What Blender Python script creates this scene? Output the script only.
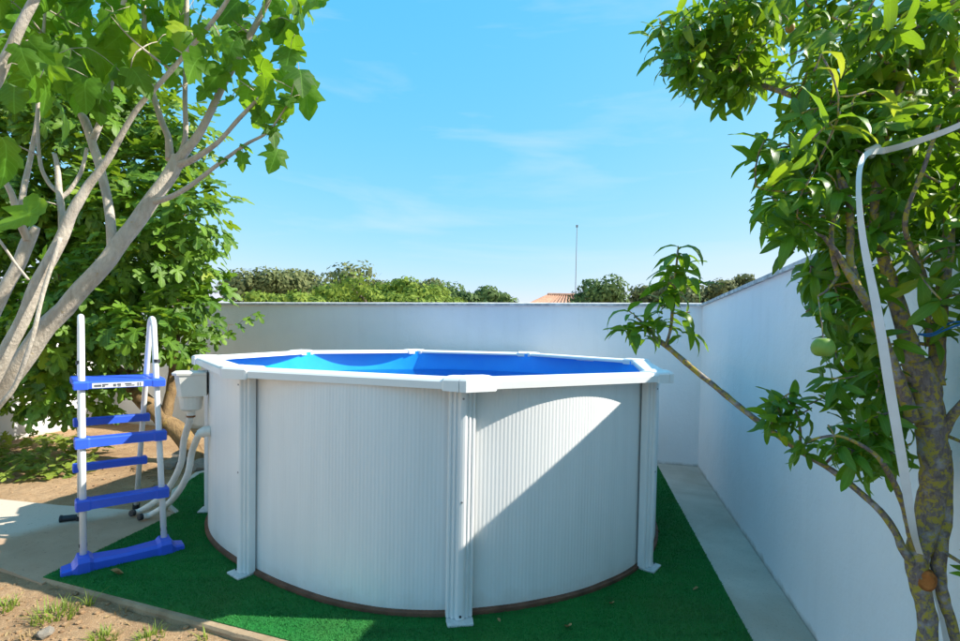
import bpy, bmesh, math, random
import numpy as np
from mathutils import Vector, Matrix, noise as mnoise
R_ = math.radians
random.seed(7); rng = np.random.default_rng(7)
for o in list(bpy.data.objects): bpy.data.objects.remove(o)
scene = bpy.context.scene
COL = scene.collection

# ------------------------------------------------------------------ camera
F_PX, PIT, ROL, CAMH, SHY = 503.8856, -0.0292, 0.0176, 1.4195, 26.6433   # fitted on the 960x641 photograph
cp, sp, cr, sr = math.cos(PIT), math.sin(PIT), math.cos(ROL), math.sin(ROL)
Xh, Yh, Zh = Vector((1,0,0)), Vector((0,cp,sp)), Vector((0,-sp,cp))
c_right = cr*Xh + sr*Zh; c_up = -sr*Xh + cr*Zh; c_back = -Yh
cam_d = bpy.data.cameras.new('camera'); cam = bpy.data.objects.new('camera', cam_d); COL.objects.link(cam)
M = Matrix((c_right, c_up, c_back)).transposed().to_4x4(); M.translation = Vector((0,0,CAMH))
cam.matrix_world = M
cam_d.sensor_width = 36; cam_d.sensor_fit = 'HORIZONTAL'; cam_d.lens = F_PX/960*36
cam_d.shift_y = SHY/960
cam_d.clip_start = 0.02; cam_d.clip_end = 5000
scene.camera = cam

# ------------------------------------------------------------------ sky, sun, exposure
SUN_AZ, SUN_EL = R_(-2.0), R_(41.3)        # azimuth from +X towards +Y
S = Vector((math.cos(SUN_AZ)*math.cos(SUN_EL), math.sin(SUN_AZ)*math.cos(SUN_EL), math.sin(SUN_EL)))
world = bpy.data.worlds.new('World'); scene.world = world; world.use_nodes = True
wt = world.node_tree; wt.nodes.clear()
def wn(t, **k):
    n = wt.nodes.new(t)
    for a, b in k.items(): setattr(n, a, b)
    return n
sky = wn('ShaderNodeTexSky', sky_type='NISHITA', sun_disc=False)
sky.sun_elevation = SUN_EL; sky.sun_rotation = R_(90) - SUN_AZ
sky.altitude = 0; sky.air_density = 1.0; sky.dust_density = 0.6; sky.ozone_density = 1.5
sep = wn('ShaderNodeSeparateColor'); wt.links.new(sky.outputs[0], sep.inputs[0])
def wm(op, a, b):
    n = wn('ShaderNodeMath', operation=op)
    for i, v in enumerate((a, b)):
        if isinstance(v, bpy.types.NodeSocket): wt.links.new(v, n.inputs[i])
        else: n.inputs[i].default_value = v
    return n.outputs[0]
# the photograph's flat, cyan rendering of the sky: one curve per channel, the same in every direction
gg = wm('MULTIPLY', wm('POWER', sep.outputs[1], 0.36), 1.0)
bb = wm('MULTIPLY', wm('POWER', sep.outputs[2], 0.06), 2.0)
rr_ = wm('MINIMUM', wm('MULTIPLY', wm('POWER', sep.outputs[0], 1.2), 0.265), wm('MULTIPLY', gg, 0.95))
comb = wn('ShaderNodeCombineColor'); wt.links.new(rr_, comb.inputs[0]); wt.links.new(gg, comb.inputs[1]); wt.links.new(bb, comb.inputs[2])
tc = wn('ShaderNodeTexCoord'); mp = wn('ShaderNodeMapping'); mp.inputs['Scale'].default_value = (1.1, 2.2, 7.0); mp.inputs['Rotation'].default_value = (0.12, 0.25, 0.3)
nz = wn('ShaderNodeTexNoise'); nz.inputs['Scale'].default_value = 1.6; nz.inputs['Detail'].default_value = 7; nz.inputs['Roughness'].default_value = 0.55; nz.inputs['Distortion'].default_value = 0.4
rp = wn('ShaderNodeValToRGB'); rp.color_ramp.elements[0].position = 0.52; rp.color_ramp.elements[0].color = (0,0,0,1); rp.color_ramp.elements[1].position = 0.80; rp.color_ramp.elements[1].color = (0.55,0.55,0.55,1)
wt.links.new(tc.outputs['Generated'], mp.inputs[0]); wt.links.new(mp.outputs[0], nz.inputs['Vector']); wt.links.new(nz.outputs['Fac'], rp.inputs[0])
cl = wn('ShaderNodeMix', data_type='RGBA'); cl.inputs[7].default_value = (1.5, 1.85, 2.05, 1)
wt.links.new(rp.outputs[0], cl.inputs[0]); wt.links.new(comb.outputs[0], cl.inputs[6])
bg = wn('ShaderNodeBackground'); bg.inputs['Strength'].default_value = 0.15
wo = wn('ShaderNodeOutputWorld'); wt.links.new(cl.outputs[2], bg.inputs[0]); wt.links.new(bg.outputs[0], wo.inputs[0])
sun_d = bpy.data.lights.new('sun', 'SUN'); sun_d.energy = 2.7; sun_d.angle = R_(0.53); sun_d.color = (1, 0.94, 0.84)
sun = bpy.data.objects.new('sun', sun_d); COL.objects.link(sun)
sun.rotation_euler = S.to_track_quat('Z', 'Y').to_euler(); sun.location = (8, 0, 9)
scene.view_settings.view_transform = 'Standard'; scene.view_settings.look = 'None'
scene.view_settings.exposure = 1.74; scene.view_settings.gamma = 1.0
scene.render.engine = 'CYCLES'

# ------------------------------------------------------------------ pixel -> place helpers
O = Vector((0,0,CAMH)); YC = 320.5 + SHY
def ray(x, y):
    u, v = x-480, y-YC
    u, v = cr*u + sr*v, -sr*u + cr*v
    X, Z = u/F_PX, -v/F_PX
    return Vector((X, cp - Z*sp, sp + Z*cp))
def gnd(x, y, z=0.0):
    d = ray(x, y); return O + d*((z-CAMH)/d.z)
def at(x, y, Y):
    d = ray(x, y); return O + d*(Y/d.y)
def px_m(Y): return Y/F_PX

# ------------------------------------------------------------------ materials
def mat(name):
    m = bpy.data.materials.new(name); m.use_nodes = True
    nt = m.node_tree; b = nt.nodes['Principled BSDF']
    return m, nt, b
def N(nt, t, **k):
    n = nt.nodes.new(t)
    for a, b in k.items(): setattr(n, a, b)
    return n
def coord(nt, which='Object', scale=(1,1,1)):
    t = N(nt, 'ShaderNodeTexCoord'); m_ = N(nt, 'ShaderNodeMapping'); m_.inputs['Scale'].default_value = scale
    nt.links.new(t.outputs[which], m_.inputs[0]); return m_.outputs[0]
def noise_(nt, vec, scale, detail=5, rough=0.6, dist=0.0):
    n = N(nt, 'ShaderNodeTexNoise'); n.inputs['Scale'].default_value = scale; n.inputs['Detail'].default_value = detail
    n.inputs['Roughness'].default_value = rough; n.inputs['Distortion'].default_value = dist
    if vec is not None: nt.links.new(vec, n.inputs['Vector'])
    return n.outputs['Fac']
def ramp(nt, fac, stops):
    r = N(nt, 'ShaderNodeValToRGB'); e = r.color_ramp.elements
    while len(e) < len(stops): e.new(0.5)
    for i, (p, c) in enumerate(stops):
        e[i].position = p; e[i].color = (*c, 1) if len(c) == 3 else c
    nt.links.new(fac, r.inputs[0]); return r.outputs[0]
def mix(nt, fac, a, b, blend='MIX'):
    m_ = N(nt, 'ShaderNodeMix', data_type='RGBA', blend_type=blend)
    for i, v in ((0, fac), (6, a), (7, b)):
        if hasattr(v, 'links') or isinstance(v, bpy.types.NodeSocket): nt.links.new(v, m_.inputs[i])
        else: m_.inputs[i].default_value = v if i == 0 else (*v, 1)
    return m_.outputs[2]
def math_(nt, op, a, b=None):
    m_ = N(nt, 'ShaderNodeMath', operation=op)
    for i, v in ((0, a), (1, b)):
        if v is None: continue
        if isinstance(v, bpy.types.NodeSocket): nt.links.new(v, m_.inputs[i])
        else: m_.inputs[i].default_value = v
    return m_.outputs[0]
def bump(nt, b, height, strength=0.3, dist=0.01):
    n = N(nt, 'ShaderNodeBump'); n.inputs['Strength'].default_value = strength; n.inputs['Distance'].default_value = dist
    nt.links.new(height, n.inputs['Height']); nt.links.new(n.outputs[0], b.inputs['Normal'])
def simple(name, c, rough=0.5, spec=0.5, metal=0.0, nscale=8, var=0.12, bmp=0.05, bscale=80):
    m, nt, b = mat(name); v = coord(nt)
    f = noise_(nt, v, nscale, 6)
    lo = tuple(x*(1-var) for x in c); hi = tuple(min(1, x*(1+var)) for x in c)
    nt.links.new(ramp(nt, f, [(0.3, lo), (0.7, hi)]), b.inputs['Base Color'])
    b.inputs['Roughness'].default_value = rough; b.inputs['Specular IOR Level'].default_value = spec; b.inputs['Metallic'].default_value = metal
    if bmp: bump(nt, b, noise_(nt, v, bscale, 4), bmp, 0.004)
    return m
MT = {}
MT['pool_white'] = simple('painted_steel', (0.80,0.79,0.775), 0.38, 0.5, 0, 3, 0.035, 0.03, 60)
def m_poolwall():
    m, nt, b = mat('painted_corrugated_steel'); v = coord(nt)
    c = ramp(nt, noise_(nt, coord(nt, 'Object', (7,7,0.5)), 2.0, 5), [(0.3, (0.77,0.76,0.745)), (0.7, (0.825,0.815,0.80))])
    st = ramp(nt, noise_(nt, coord(nt, 'Object', (9,9,0.35)), 3.0, 6, 0.65), [(0.60, (0,0,0)), (0.80, (0.22,0.22,0.22))])
    c = mix(nt, st, c, (0.55,0.53,0.48))
    sx = N(nt, 'ShaderNodeSeparateXYZ'); nt.links.new(coord(nt), sx.inputs[0])
    h = math_(nt, 'ADD', sx.outputs[2], math_(nt, 'MULTIPLY', noise_(nt, v, 9, 6, 0.7), 0.22))
    c = mix(nt, ramp(nt, h, [(0.10, (0.42,0.42,0.42)), (0.22, (0,0,0))]), c, (0.50,0.43,0.33))
    nt.links.new(c, b.inputs['Base Color']); b.inputs['Roughness'].default_value = 0.4
    nt.links.new(ramp(nt, noise_(nt, v, 14, 6), [(0.3, (0.32,0.32,0.32)), (0.7, (0.5,0.5,0.5))]), b.inputs['Roughness'])
    return m
MT['rail_white'] = simple('white_resin', (0.82,0.815,0.80), 0.42, 0.5, 0, 5, 0.03, 0.03, 90)
MT['post_white'] = simple('white_post_enamel', (0.78,0.775,0.765), 0.33, 0.5, 0, 4, 0.03, 0.02, 60)
MT['plate_white'] = simple('dusty_white_plastic', (0.60,0.59,0.56), 0.55, 0.4, 0, 30, 0.15, 0.08, 120)
MT['track'] = simple('rust_brown_track', (0.16,0.075,0.045), 0.7, 0.3, 0, 14, 0.35, 0.1, 60)
MT['skimmer'] = simple('aged_ivory_plastic', (0.72,0.70,0.64), 0.45, 0.45, 0, 9, 0.07, 0.04, 60)
MT['hose'] = simple('off_white_hose', (0.74,0.71,0.64), 0.45, 0.4, 0, 12, 0.12, 0.05, 60)
MT['rust'] = simple('rusty_clamp', (0.22,0.09,0.04), 0.7, 0.3, 0.3, 40, 0.3, 0.1, 90)
MT['blue'] = simple('blue_plastic', (0.035,0.11,0.66), 0.38, 0.5, 0, 8, 0.08, 0.03, 70)
MT['tube'] = simple('white_enamel_tube', (0.74,0.74,0.73), 0.28, 0.5, 0, 10, 0.05, 0.02, 60)
MT['black'] = simple('black_rubber', (0.02,0.022,0.026), 0.5, 0.4, 0, 12, 0.2, 0.05, 80)
MT['sticker'] = simple('paper_sticker', (0.62,0.64,0.68), 0.5, 0.4, 0, 40, 0.08, 0)
MT['ink'] = simple('grey_ink', (0.10,0.11,0.13), 0.6, 0.3, 0, 60, 0.5, 0)
MT['coping'] = simple('weathered_coping', (0.50,0.50,0.50), 0.85, 0.2, 0, 13, 0.42, 0.5, 50)
MT['strap'] = simple('white_plastic_strap', (0.74,0.75,0.76), 0.4, 0.5, 0, 20, 0.06, 0.05, 90)
MT['string'] = simple('blue_string', (0.02,0.16,0.50), 0.6, 0.3, 0, 20, 0.2, 0)
MT['stone'] = simple('garden_stone', (0.24,0.21,0.17), 0.9, 0.2, 0, 14, 0.3, 0.4, 40)
MT['dry'] = simple('dry_leaf_brown', (0.36,0.24,0.11), 0.8, 0.2, 0, 30, 0.3, 0.2, 60)
MT['mast'] = simple('galvanised_mast', (0.26,0.26,0.27), 0.5, 0.4, 0.4, 10, 0.1, 0)
MT['house_wall'] = simple('rendered_house_wall', (0.66,0.62,0.55), 0.9, 0.2, 0, 4, 0.08, 0.1, 20)
MT['roof'] = simple('terracotta_tiles', (0.38,0.22,0.15), 0.85, 0.2, 0, 6, 0.35, 0.2, 12)
MT['cut'] = simple('fresh_pruning_cut', (0.34,0.12,0.03), 0.8, 0.2, 0, 60, 0.35, 0.4, 120)
MT['glass'] = simple('dark_window', (0.03,0.04,0.05), 0.1, 0.5, 0, 10, 0.1, 0)
MT['shutter'] = simple('green_shutter', (0.05,0.12,0.07), 0.6, 0.3, 0, 10, 0.1, 0)

def m_wall():
    m, nt, b = mat('white_painted_plaster'); v = coord(nt)
    f1 = noise_(nt, v, 1.1, 6, 0.6); f2 = noise_(nt, coord(nt, 'Object', (6,6,0.8)), 1.6, 5)
    c = ramp(nt, f1, [(0.3, (0.80,0.80,0.81)), (0.7, (0.86,0.86,0.865))])
    st = ramp(nt, f2, [(0.52, (0,0,0)), (0.80, (0.13,0.13,0.13))])
    c = mix(nt, st, c, (0.56,0.55,0.53))
    sx = N(nt, 'ShaderNodeSeparateXYZ'); nt.links.new(coord(nt), sx.inputs[0])
    h = math_(nt, 'ADD', sx.outputs[2], math_(nt, 'MULTIPLY', noise_(nt, v, 7, 5), 0.10))
    dirt = ramp(nt, h, [(0.045, (0.75,0.75,0.75)), (0.085, (0,0,0))])          # splash line along the foot
    c = mix(nt, dirt, c, (0.42,0.38,0.31))
    nt.links.new(c, b.inputs['Base Color']); b.inputs['Roughness'].default_value = 0.85; b.inputs['Specular IOR Level'].default_value = 0.2
    bump(nt, b, math_(nt, 'ADD', noise_(nt, v, 3.5, 7, 0.62), math_(nt, 'MULTIPLY', noise_(nt, v, 55, 4), 0.25)), 0.55, 0.02)
    return m
MT['wall'] = m_wall()
def m_concrete(name, lo, hi, stain, sc=2.2):
    m, nt, b = mat(name); v = coord(nt)
    c = ramp(nt, noise_(nt, v, sc, 8, 0.65), [(0.32, lo), (0.68, hi)])
    s = ramp(nt, noise_(nt, v, sc*0.55, 5, 0.6, 0.8), [(0.47, (0,0,0)), (0.66, (0.75,0.75,0.75))])
    c = mix(nt, s, c, stain)
    sp_ = ramp(nt, noise_(nt, v, 90, 3), [(0.28, (0.6,0.6,0.6)), (0.42, (0,0,0))])
    c = mix(nt, sp_, c, tuple(x*0.55 for x in lo))
    nt.links.new(c, b.inputs['Base Color']); b.inputs['Roughness'].default_value = 0.9; b.inputs['Specular IOR Level'].default_value = 0.2
    bump(nt, b, math_(nt, 'ADD', noise_(nt, v, 12, 6), math_(nt, 'MULTIPLY', noise_(nt, v, 130, 4), 0.5)), 0.4, 0.006)
    return m
MT['slab'] = m_concrete('grey_concrete', (0.50,0.43,0.35), (0.64,0.56,0.46), (0.44,0.36,0.27))
MT['kerb'] = m_concrete('sandy_kerb_concrete', (0.28,0.195,0.115), (0.42,0.315,0.20), (0.22,0.145,0.08), 6)
def m_pad():
    m, nt, b = mat('stained_pad_concrete'); v = coord(nt)
    c = ramp(nt, noise_(nt, v, 2.6, 8, 0.65), [(0.3, (0.37,0.24,0.15)), (0.7, (0.48,0.335,0.22))])
    # pale cement spread over the far half of the pad, with its own ragged outline
    sx = N(nt, 'ShaderNodeSeparateXYZ'); nt.links.new(coord(nt), sx.inputs[0])
    d = math_(nt, 'ADD', math_(nt, 'MULTIPLY', sx.outputs[0], -0.9), math_(nt, 'SUBTRACT', sx.outputs[1], 2.61))
    d = math_(nt, 'ADD', d, math_(nt, 'MULTIPLY', noise_(nt, v, 1.9, 5), 0.40))
    k = ramp(nt, math_(nt, 'MULTIPLY', d, 0.1), [(0.374, (0,0,0)), (0.392, (0.85,0.85,0.85))])
    c = mix(nt, k, c, (0.56,0.48,0.39))
    k2 = ramp(nt, noise_(nt, v, 60, 3), [(0.27, (0.7,0.7,0.7)), (0.36, (0,0,0))])
    c = mix(nt, k2, c, (0.12,0.09,0.06))
    nt.links.new(c, b.inputs['Base Color']); b.inputs['Roughness'].default_value = 0.9; b.inputs['Specular IOR Level'].default_value = 0.2
    bump(nt, b, math_(nt, 'ADD', noise_(nt, v, 9, 6), math_(nt, 'MULTIPLY', noise_(nt, v, 110, 4), 0.5)), 0.4, 0.006)
    return m
MT['pad'] = m_pad()
def m_dirt():
    m, nt, b = mat('sandy_soil'); v = coord(nt)
    c = ramp(nt, noise_(nt, v, 1.7, 9, 0.7), [(0.3, (0.24,0.145,0.078)), (0.5, (0.37,0.24,0.13)), (0.72, (0.47,0.325,0.19))])
    c = mix(nt, ramp(nt, noise_(nt, v, 26, 6, 0.7), [(0.45, (0,0,0)), (0.7, (0.75,0.75,0.75))]), c, (0.22,0.135,0.075))
    c = mix(nt, ramp(nt, noise_(nt, v, 140, 3), [(0.58, (0,0,0)), (0.7, (0.8,0.8,0.8))]), c, (0.60,0.46,0.30))
    nt.links.new(c, b.inputs['Base Color']); b.inputs['Roughness'].default_value = 0.95; b.inputs['Specular IOR Level'].default_value = 0.15
    bump(nt, b, math_(nt, 'ADD', noise_(nt, v, 22, 8, 0.7), math_(nt, 'MULTIPLY', noise_(nt, v, 160, 4), 0.4)), 0.8, 0.02)
    return m
MT['dirt'] = m_dirt()
def m_turf(name, k):
    m, nt, b = mat(name); v = coord(nt)
    c = ramp(nt, noise_(nt, v, 2.2, 7, 0.65), [(0.3, (0.006*k,0.135*k,0.022*k)), (0.7, (0.014*k,0.205*k,0.034*k))])
    c = mix(nt, ramp(nt, noise_(nt, v, 1.3, 5, 0.6, 0.5), [(0.50, (0,0,0)), (0.70, (0.55,0.55,0.55))]), c, (0.065*k,0.130*k,0.026*k))
    c = mix(nt, ramp(nt, noise_(nt, v, 120, 3), [(0.4, (0,0,0)), (0.65, (0.6,0.6,0.6))]), c, (0.04*k,0.23*k,0.05*k))
    c = mix(nt, ramp(nt, noise_(nt, coord(nt, 'Object', (1.2,9,1)), 1.5, 6, 0.65), [(0.48, (0,0,0)), (0.72, (0.5,0.5,0.5))]), c, (0.012*k,0.095*k,0.020*k))
    nt.links.new(c, b.inputs['Base Color']); b.inputs['Roughness'].default_value = 0.75; b.inputs['Specular IOR Level'].default_value = 0.25
    bump(nt, b, noise_(nt, v, 230, 4), 0.7, 0.006)
    return m
MT['turf'] = m_turf('green_artificial_turf', 0.9); MT['pile'] = m_turf('green_turf_pile', 1.15)
def m_liner():
    m, nt, b = mat('blue_vinyl_liner'); v = coord(nt)
    nt.links.new(ramp(nt, noise_(nt, v, 3, 5), [(0.3, (0.006,0.34,0.97)), (0.7, (0.014,0.42,1.0))]), b.inputs['Base Color'])
    b.inputs['Roughness'].default_value = 0.4; bump(nt, b, noise_(nt, v, 4, 4), 0.15, 0.02); return m
MT['liner'] = m_liner()
def m_water():
    m, nt, b = mat('pool_water'); v = coord(nt)
    out = nt.nodes['Material Output']; nt.nodes.remove(b)
    bp = N(nt, 'ShaderNodeBump'); bp.inputs['Strength'].default_value = 0.12; bp.inputs['Distance'].default_value = 0.02
    nt.links.new(noise_(nt, v, 6, 3), bp.inputs['Height'])
    fr = N(nt, 'ShaderNodeFresnel'); fr.inputs['IOR'].default_value = 1.33
    tr = N(nt, 'ShaderNodeBsdfTransparent'); tr.inputs[0].default_value = (0.72,0.93,1,1)
    gl = N(nt, 'ShaderNodeBsdfGlossy'); gl.inputs['Roughness'].default_value = 0.03
    for n in (fr, gl): nt.links.new(bp.outputs[0], n.inputs['Normal'])
    ms = N(nt, 'ShaderNodeMixShader'); nt.links.new(fr.outputs[0], ms.inputs[0]); nt.links.new(tr.outputs[0], ms.inputs[1]); nt.links.new(gl.outputs[0], ms.inputs[2])
    nt.links.new(ms.outputs[0], out.inputs[0]); return m
MT['water'] = m_water()
def m_bark(name, c0, c1, lichen, lam, scale=1.0, grey=None):
    m, nt, b = mat(name); v = coord(nt)
    vs = coord(nt, 'Object', (14*scale, 14*scale, 5*scale))
    c = ramp(nt, noise_(nt, vs, 1.6, 8, 0.68, 0.6), [(0.3, c0), (0.68, c1)])
    if grey: c = mix(nt, ramp(nt, noise_(nt, v, 5*scale, 5), [(0.5, (0,0,0)), (0.66, (0.8,0.8,0.8))]), c, grey)
    l = ramp(nt, noise_(nt, v, 13*scale, 7, 0.7, 0.3), [(1-lam-0.04, (0,0,0)), (1-lam+0.04, (0.95,0.95,0.95))])
    c = mix(nt, l, c, lichen)
    nt.links.new(c, b.inputs['Base Color']); b.inputs['Roughness'].default_value = 0.88; b.inputs['Specular IOR Level'].default_value = 0.2
    bump(nt, b, math_(nt, 'ADD', noise_(nt, vs, 3, 7, 0.7), math_(nt, 'MULTIPLY', noise_(nt, v, 60*scale, 5), 0.5)), 1.0, 0.010/scale)
    return m
MT['bark_pale'] = m_bark('smooth_pale_bark', (0.38,0.32,0.25), (0.62,0.55,0.45), (0.44,0.30,0.07), 0.32, 1.3, (0.42,0.38,0.34))
MT['bark_pear'] = m_bark('lichen_covered_bark', (0.10,0.075,0.07), (0.28,0.22,0.205), (0.42,0.33,0.05), 0.478, 5.0, (0.40,0.37,0.36))
MT['bark_fig'] = m_bark('brown_fig_bark', (0.13,0.085,0.045), (0.32,0.21,0.10), (0.40,0.26,0.05), 0.38, 0.7)
MT['bark_far'] = m_bark('far_trunk_bark', (0.07,0.055,0.04), (0.16,0.13,0.10), (0.15,0.14,0.08), 0.3, 0.3)
def m_leaf(name, dark, light, trans, tw=0.35, rough=0.42, veins=True, yellow=None, spec=0.45):
    m, nt, b = mat(name); out = nt.nodes['Material Output']
    oi = N(nt, 'ShaderNodeObjectInfo'); at_ = N(nt, 'ShaderNodeAttribute', attribute_name='tone')
    t = math_(nt, 'FRACT', math_(nt, 'ADD', oi.outputs['Random'], at_.outputs['Fac']))
    stops = [(0.0, dark), (0.8, light)]
    if yellow: stops += [(0.93, light), (1.0, yellow)]
    c = ramp(nt, t, stops)
    v = coord(nt, 'UV')
    c = mix(nt, ramp(nt, noise_(nt, v, 5, 5), [(0.4, (0,0,0)), (0.75, (0.35,0.35,0.35))]), c, tuple(x*0.55 for x in dark))
    if veins:
        sx = N(nt, 'ShaderNodeSeparateXYZ'); nt.links.new(v, sx.inputs[0])
        ax = math_(nt, 'ABSOLUTE', math_(nt, 'SUBTRACT', sx.outputs[0], 0.5))
        mid = math_(nt, 'LESS_THAN', ax, 0.014)
        lat = math_(nt, 'LESS_THAN', math_(nt, 'FRACT', math_(nt, 'MULTIPLY', math_(nt, 'SUBTRACT', sx.outputs[1], math_(nt, 'MULTIPLY', ax, 0.9)), 7.0)), 0.10)
        k = math_(nt, 'MULTIPLY', math_(nt, 'MAXIMUM', mid, math_(nt, 'MULTIPLY', lat, 0.6)), 0.5)
        c = mix(nt, k, c, tuple(min(1, x*1.5+0.04) for x in light))
        bump(nt, b, math_(nt, 'SUBTRACT', 1.0, k), 0.25, 0.004)
    nt.links.new(c, b.inputs['Base Color']); b.inputs['Roughness'].default_value = rough; b.inputs['Specular IOR Level'].default_value = spec
    tl = N(nt, 'ShaderNodeBsdfTranslucent')
    nt.links.new(mix(nt, 0.55, c, trans), tl.inputs[0])
    ms = N(nt, 'ShaderNodeMixShader'); ms.inputs[0].default_value = tw
    nt.links.new(b.outputs[0], ms.inputs[1]); nt.links.new(tl.outputs[0], ms.inputs[2]); nt.links.new(ms.outputs[0], out.inputs[0])
    return m
MT['leaf_mul'] = m_leaf('broad_lobed_leaf', (0.025,0.090,0.006), (0.10,0.245,0.012), (0.44,0.74,0.02), 0.45, 0.55, True, (0.32,0.42,0.02), 0.28)
MT['leaf_pear'] = m_leaf('glossy_fruit_leaf', (0.042,0.13,0.010), (0.13,0.28,0.015), (0.42,0.66,0.02), 0.38, 0.40, True, (0.42,0.46,0.02), 0.38)
MT['leaf_yel'] = m_leaf('yellowing_fruit_leaf', (0.20,0.32,0.03), (0.42,0.46,0.03), (0.6,0.7,0.03), 0.40, 0.4, True)
MT['leaf_fig'] = m_leaf('fig_leaf', (0.040,0.115,0.010), (0.135,0.26,0.016), (0.42,0.62,0.03), 0.34, 0.5, True, (0.32,0.40,0.03), 0.35)
MT['weed'] = m_leaf('weed_leaf', (0.12,0.19,0.025), (0.28,0.36,0.05), (0.5,0.62,0.07), 0.35, 0.5, False)
MT['straw'] = m_leaf('dry_straw', (0.22,0.14,0.06), (0.42,0.30,0.14), (0.45,0.35,0.15), 0.2, 0.7, False)
for nm, d, l in (('olive', (0.10,0.13,0.045), (0.20,0.22,0.085)), ('bright', (0.10,0.17,0.02), (0.24,0.32,0.045)), ('deep', (0.06,0.11,0.035), (0.13,0.20,0.06)), ('pine', (0.09,0.11,0.045), (0.17,0.19,0.075))):
    MT['far_'+nm] = m_leaf('far_foliage_'+nm, d, l, tuple(x*1.6 for x in l), 0.25, 0.7, False, None, 0.2)
MT['pear'] = simple('green_fruit_skin', (0.22,0.36,0.05), 0.45, 0.4, 0, 18, 0.18, 0.05, 90)
MT['plum'] = simple('orange_fruit_skin', (0.42,0.26,0.06), 0.5, 0.4, 0, 18, 0.25, 0.05, 90)

# ------------------------------------------------------------------ mesh helpers
def mesh(name, v, f, uv=None, tone=None, smooth=False):
    me = bpy.data.meshes.new(name); me.from_pydata([tuple(p) for p in v], [], [tuple(p) for p in f]); me.update()
    if uv is not None:
        l = me.uv_layers.new(name='UVMap'); li = np.zeros(len(me.loops), dtype=np.int32); me.loops.foreach_get('vertex_index', li)
        l.data.foreach_set('uv', np.asarray(uv, dtype=np.float32)[li].ravel())
    if tone is not None:
        a = me.attributes.new('tone', 'FLOAT', 'POINT'); a.data.foreach_set('value', np.asarray(tone, dtype=np.float32))
    if smooth: me.polygons.foreach_set('use_smooth', [True]*len(me.polygons))
    return me
def link(name, me, m=None, parent=None, **props):
    o = bpy.data.objects.new(name, me); COL.objects.link(o)
    if m is not None and me is not None and not me.materials: me.materials.append(MT[m])
    if parent is not None:
        o.parent = parent; o.matrix_parent_inverse = parent_inv(parent)
    for k, v in props.items(): o[k] = v
    return o
def parent_inv(p):
    m_ = Matrix.LocRotScale(p.location, p.rotation_euler, p.scale)
    if p.parent: m_ = Matrix.LocRotScale(p.parent.location, p.parent.rotation_euler, p.parent.scale) @ p.matrix_parent_inverse @ m_ if False else m_
    return m_.inverted()
def empty(name, loc, label, cat, group=None):
    o = bpy.data.objects.new(name, None); COL.objects.link(o); o.location = loc; o.empty_display_size = 0.1
    o['label'] = label; o['category'] = cat
    if group: o['group'] = group
    return o
class MB:
    def __init__(s): s.v = []; s.f = []
    def add(s, v, f):
        n = len(s.v); s.v += [tuple(p) for p in v]; s.f += [tuple(i+n for i in q) for q in f]; return s
    def box(s, a, b):
        x0,y0,z0 = a; x1,y1,z1 = b
        return s.add([(x0,y0,z0),(x1,y0,z0),(x1,y1,z0),(x0,y1,z0),(x0,y0,z1),(x1,y0,z1),(x1,y1,z1),(x0,y1,z1)],
                     [(0,3,2,1),(4,5,6,7),(0,1,5,4),(1,2,6,5),(2,3,7,6),(3,0,4,7)])
    def prism(s, pts, z0, z1):
        n = len(pts)
        v = [(p[0],p[1],z0) for p in pts] + [(p[0],p[1],z1) for p in pts]
        f = [tuple(range(n-1,-1,-1)), tuple(range(n,2*n))] + [(i,(i+1)%n,n+(i+1)%n,n+i) for i in range(n)]
        return s.add(v, f)
    def tube(s, P, rad, n=10, jit=0.0, cap=True, freq=9.0):
        v, f = tube_vf(P, rad, n, jit, cap, freq); return s.add(v, f)
    def build(s, name, m, parent=None, smooth=False, bevel=0, **props):
        me = mesh(name, s.v, s.f, smooth=smooth)
        if bevel:
            bm = bmesh.new(); bm.from_mesh(me)
            eds = [e for e in bm.edges if len(e.link_faces) == 2 and e.calc_face_angle(0) > 0.5]
            bmesh.ops.bevel(bm, geom=eds, offset=bevel, segments=2, profile=0.6, affect='EDGES', clamp_overlap=True)
            bm.to_mesh(me); bm.free(); me.polygons.foreach_set('use_smooth', [False]*len(me.polygons))
        return link(name, me, m, parent, **props)
def tube_vf(P, rad, n=10, jit=0.0, cap=True, freq=9.0):
    P = [Vector(p) for p in P]
    if not hasattr(rad, '__len__'): rad = [rad]*len(P)
    v = []; f = []
    t0 = (P[1]-P[0]).normalized(); a = t0.orthogonal().normalized()
    for i, p in enumerate(P):
        t = (P[min(i+1,len(P)-1)] - P[max(i-1,0)]).normalized()
        a = (a - t*a.dot(t)).normalized(); b = t.cross(a)
        for k in range(n):
            an = 2*math.pi*k/n; d = a*math.cos(an) + b*math.sin(an); r = rad[i]
            if jit: r *= 1 + jit*mnoise.noise((p + d*rad[i])*freq)
            v.append(p + d*r)
    for i in range(len(P)-1):
        for k in range(n):
            k2 = (k+1) % n; f.append((i*n+k, i*n+k2, (i+1)*n+k2, (i+1)*n+k))
    if cap: f.append(tuple(range(n-1,-1,-1))); m0 = (len(P)-1)*n; f.append(tuple(range(m0, m0+n)))
    return v, f
def smooth_path(pts, rad=None, seg=6):
    P = [Vector(p) for p in pts]; out = []; ro = []
    for i in range(len(P)-1):
        p0, p1, p2, p3 = P[max(i-1,0)], P[i], P[i+1], P[min(i+2,len(P)-1)]
        for k in range(seg):
            t = k/seg
            out.append(0.5*((2*p1) + (p2-p0)*t + (2*p0-5*p1+4*p2-p3)*t*t + (3*p1-p0-3*p2+p3)*t**3))
            if rad is not None: ro.append(rad[i]*(1-t)+rad[i+1]*t)
    out.append(P[-1])
    if rad is not None: ro.append(rad[-1])
    return (out, ro) if rad is not None else out
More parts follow.
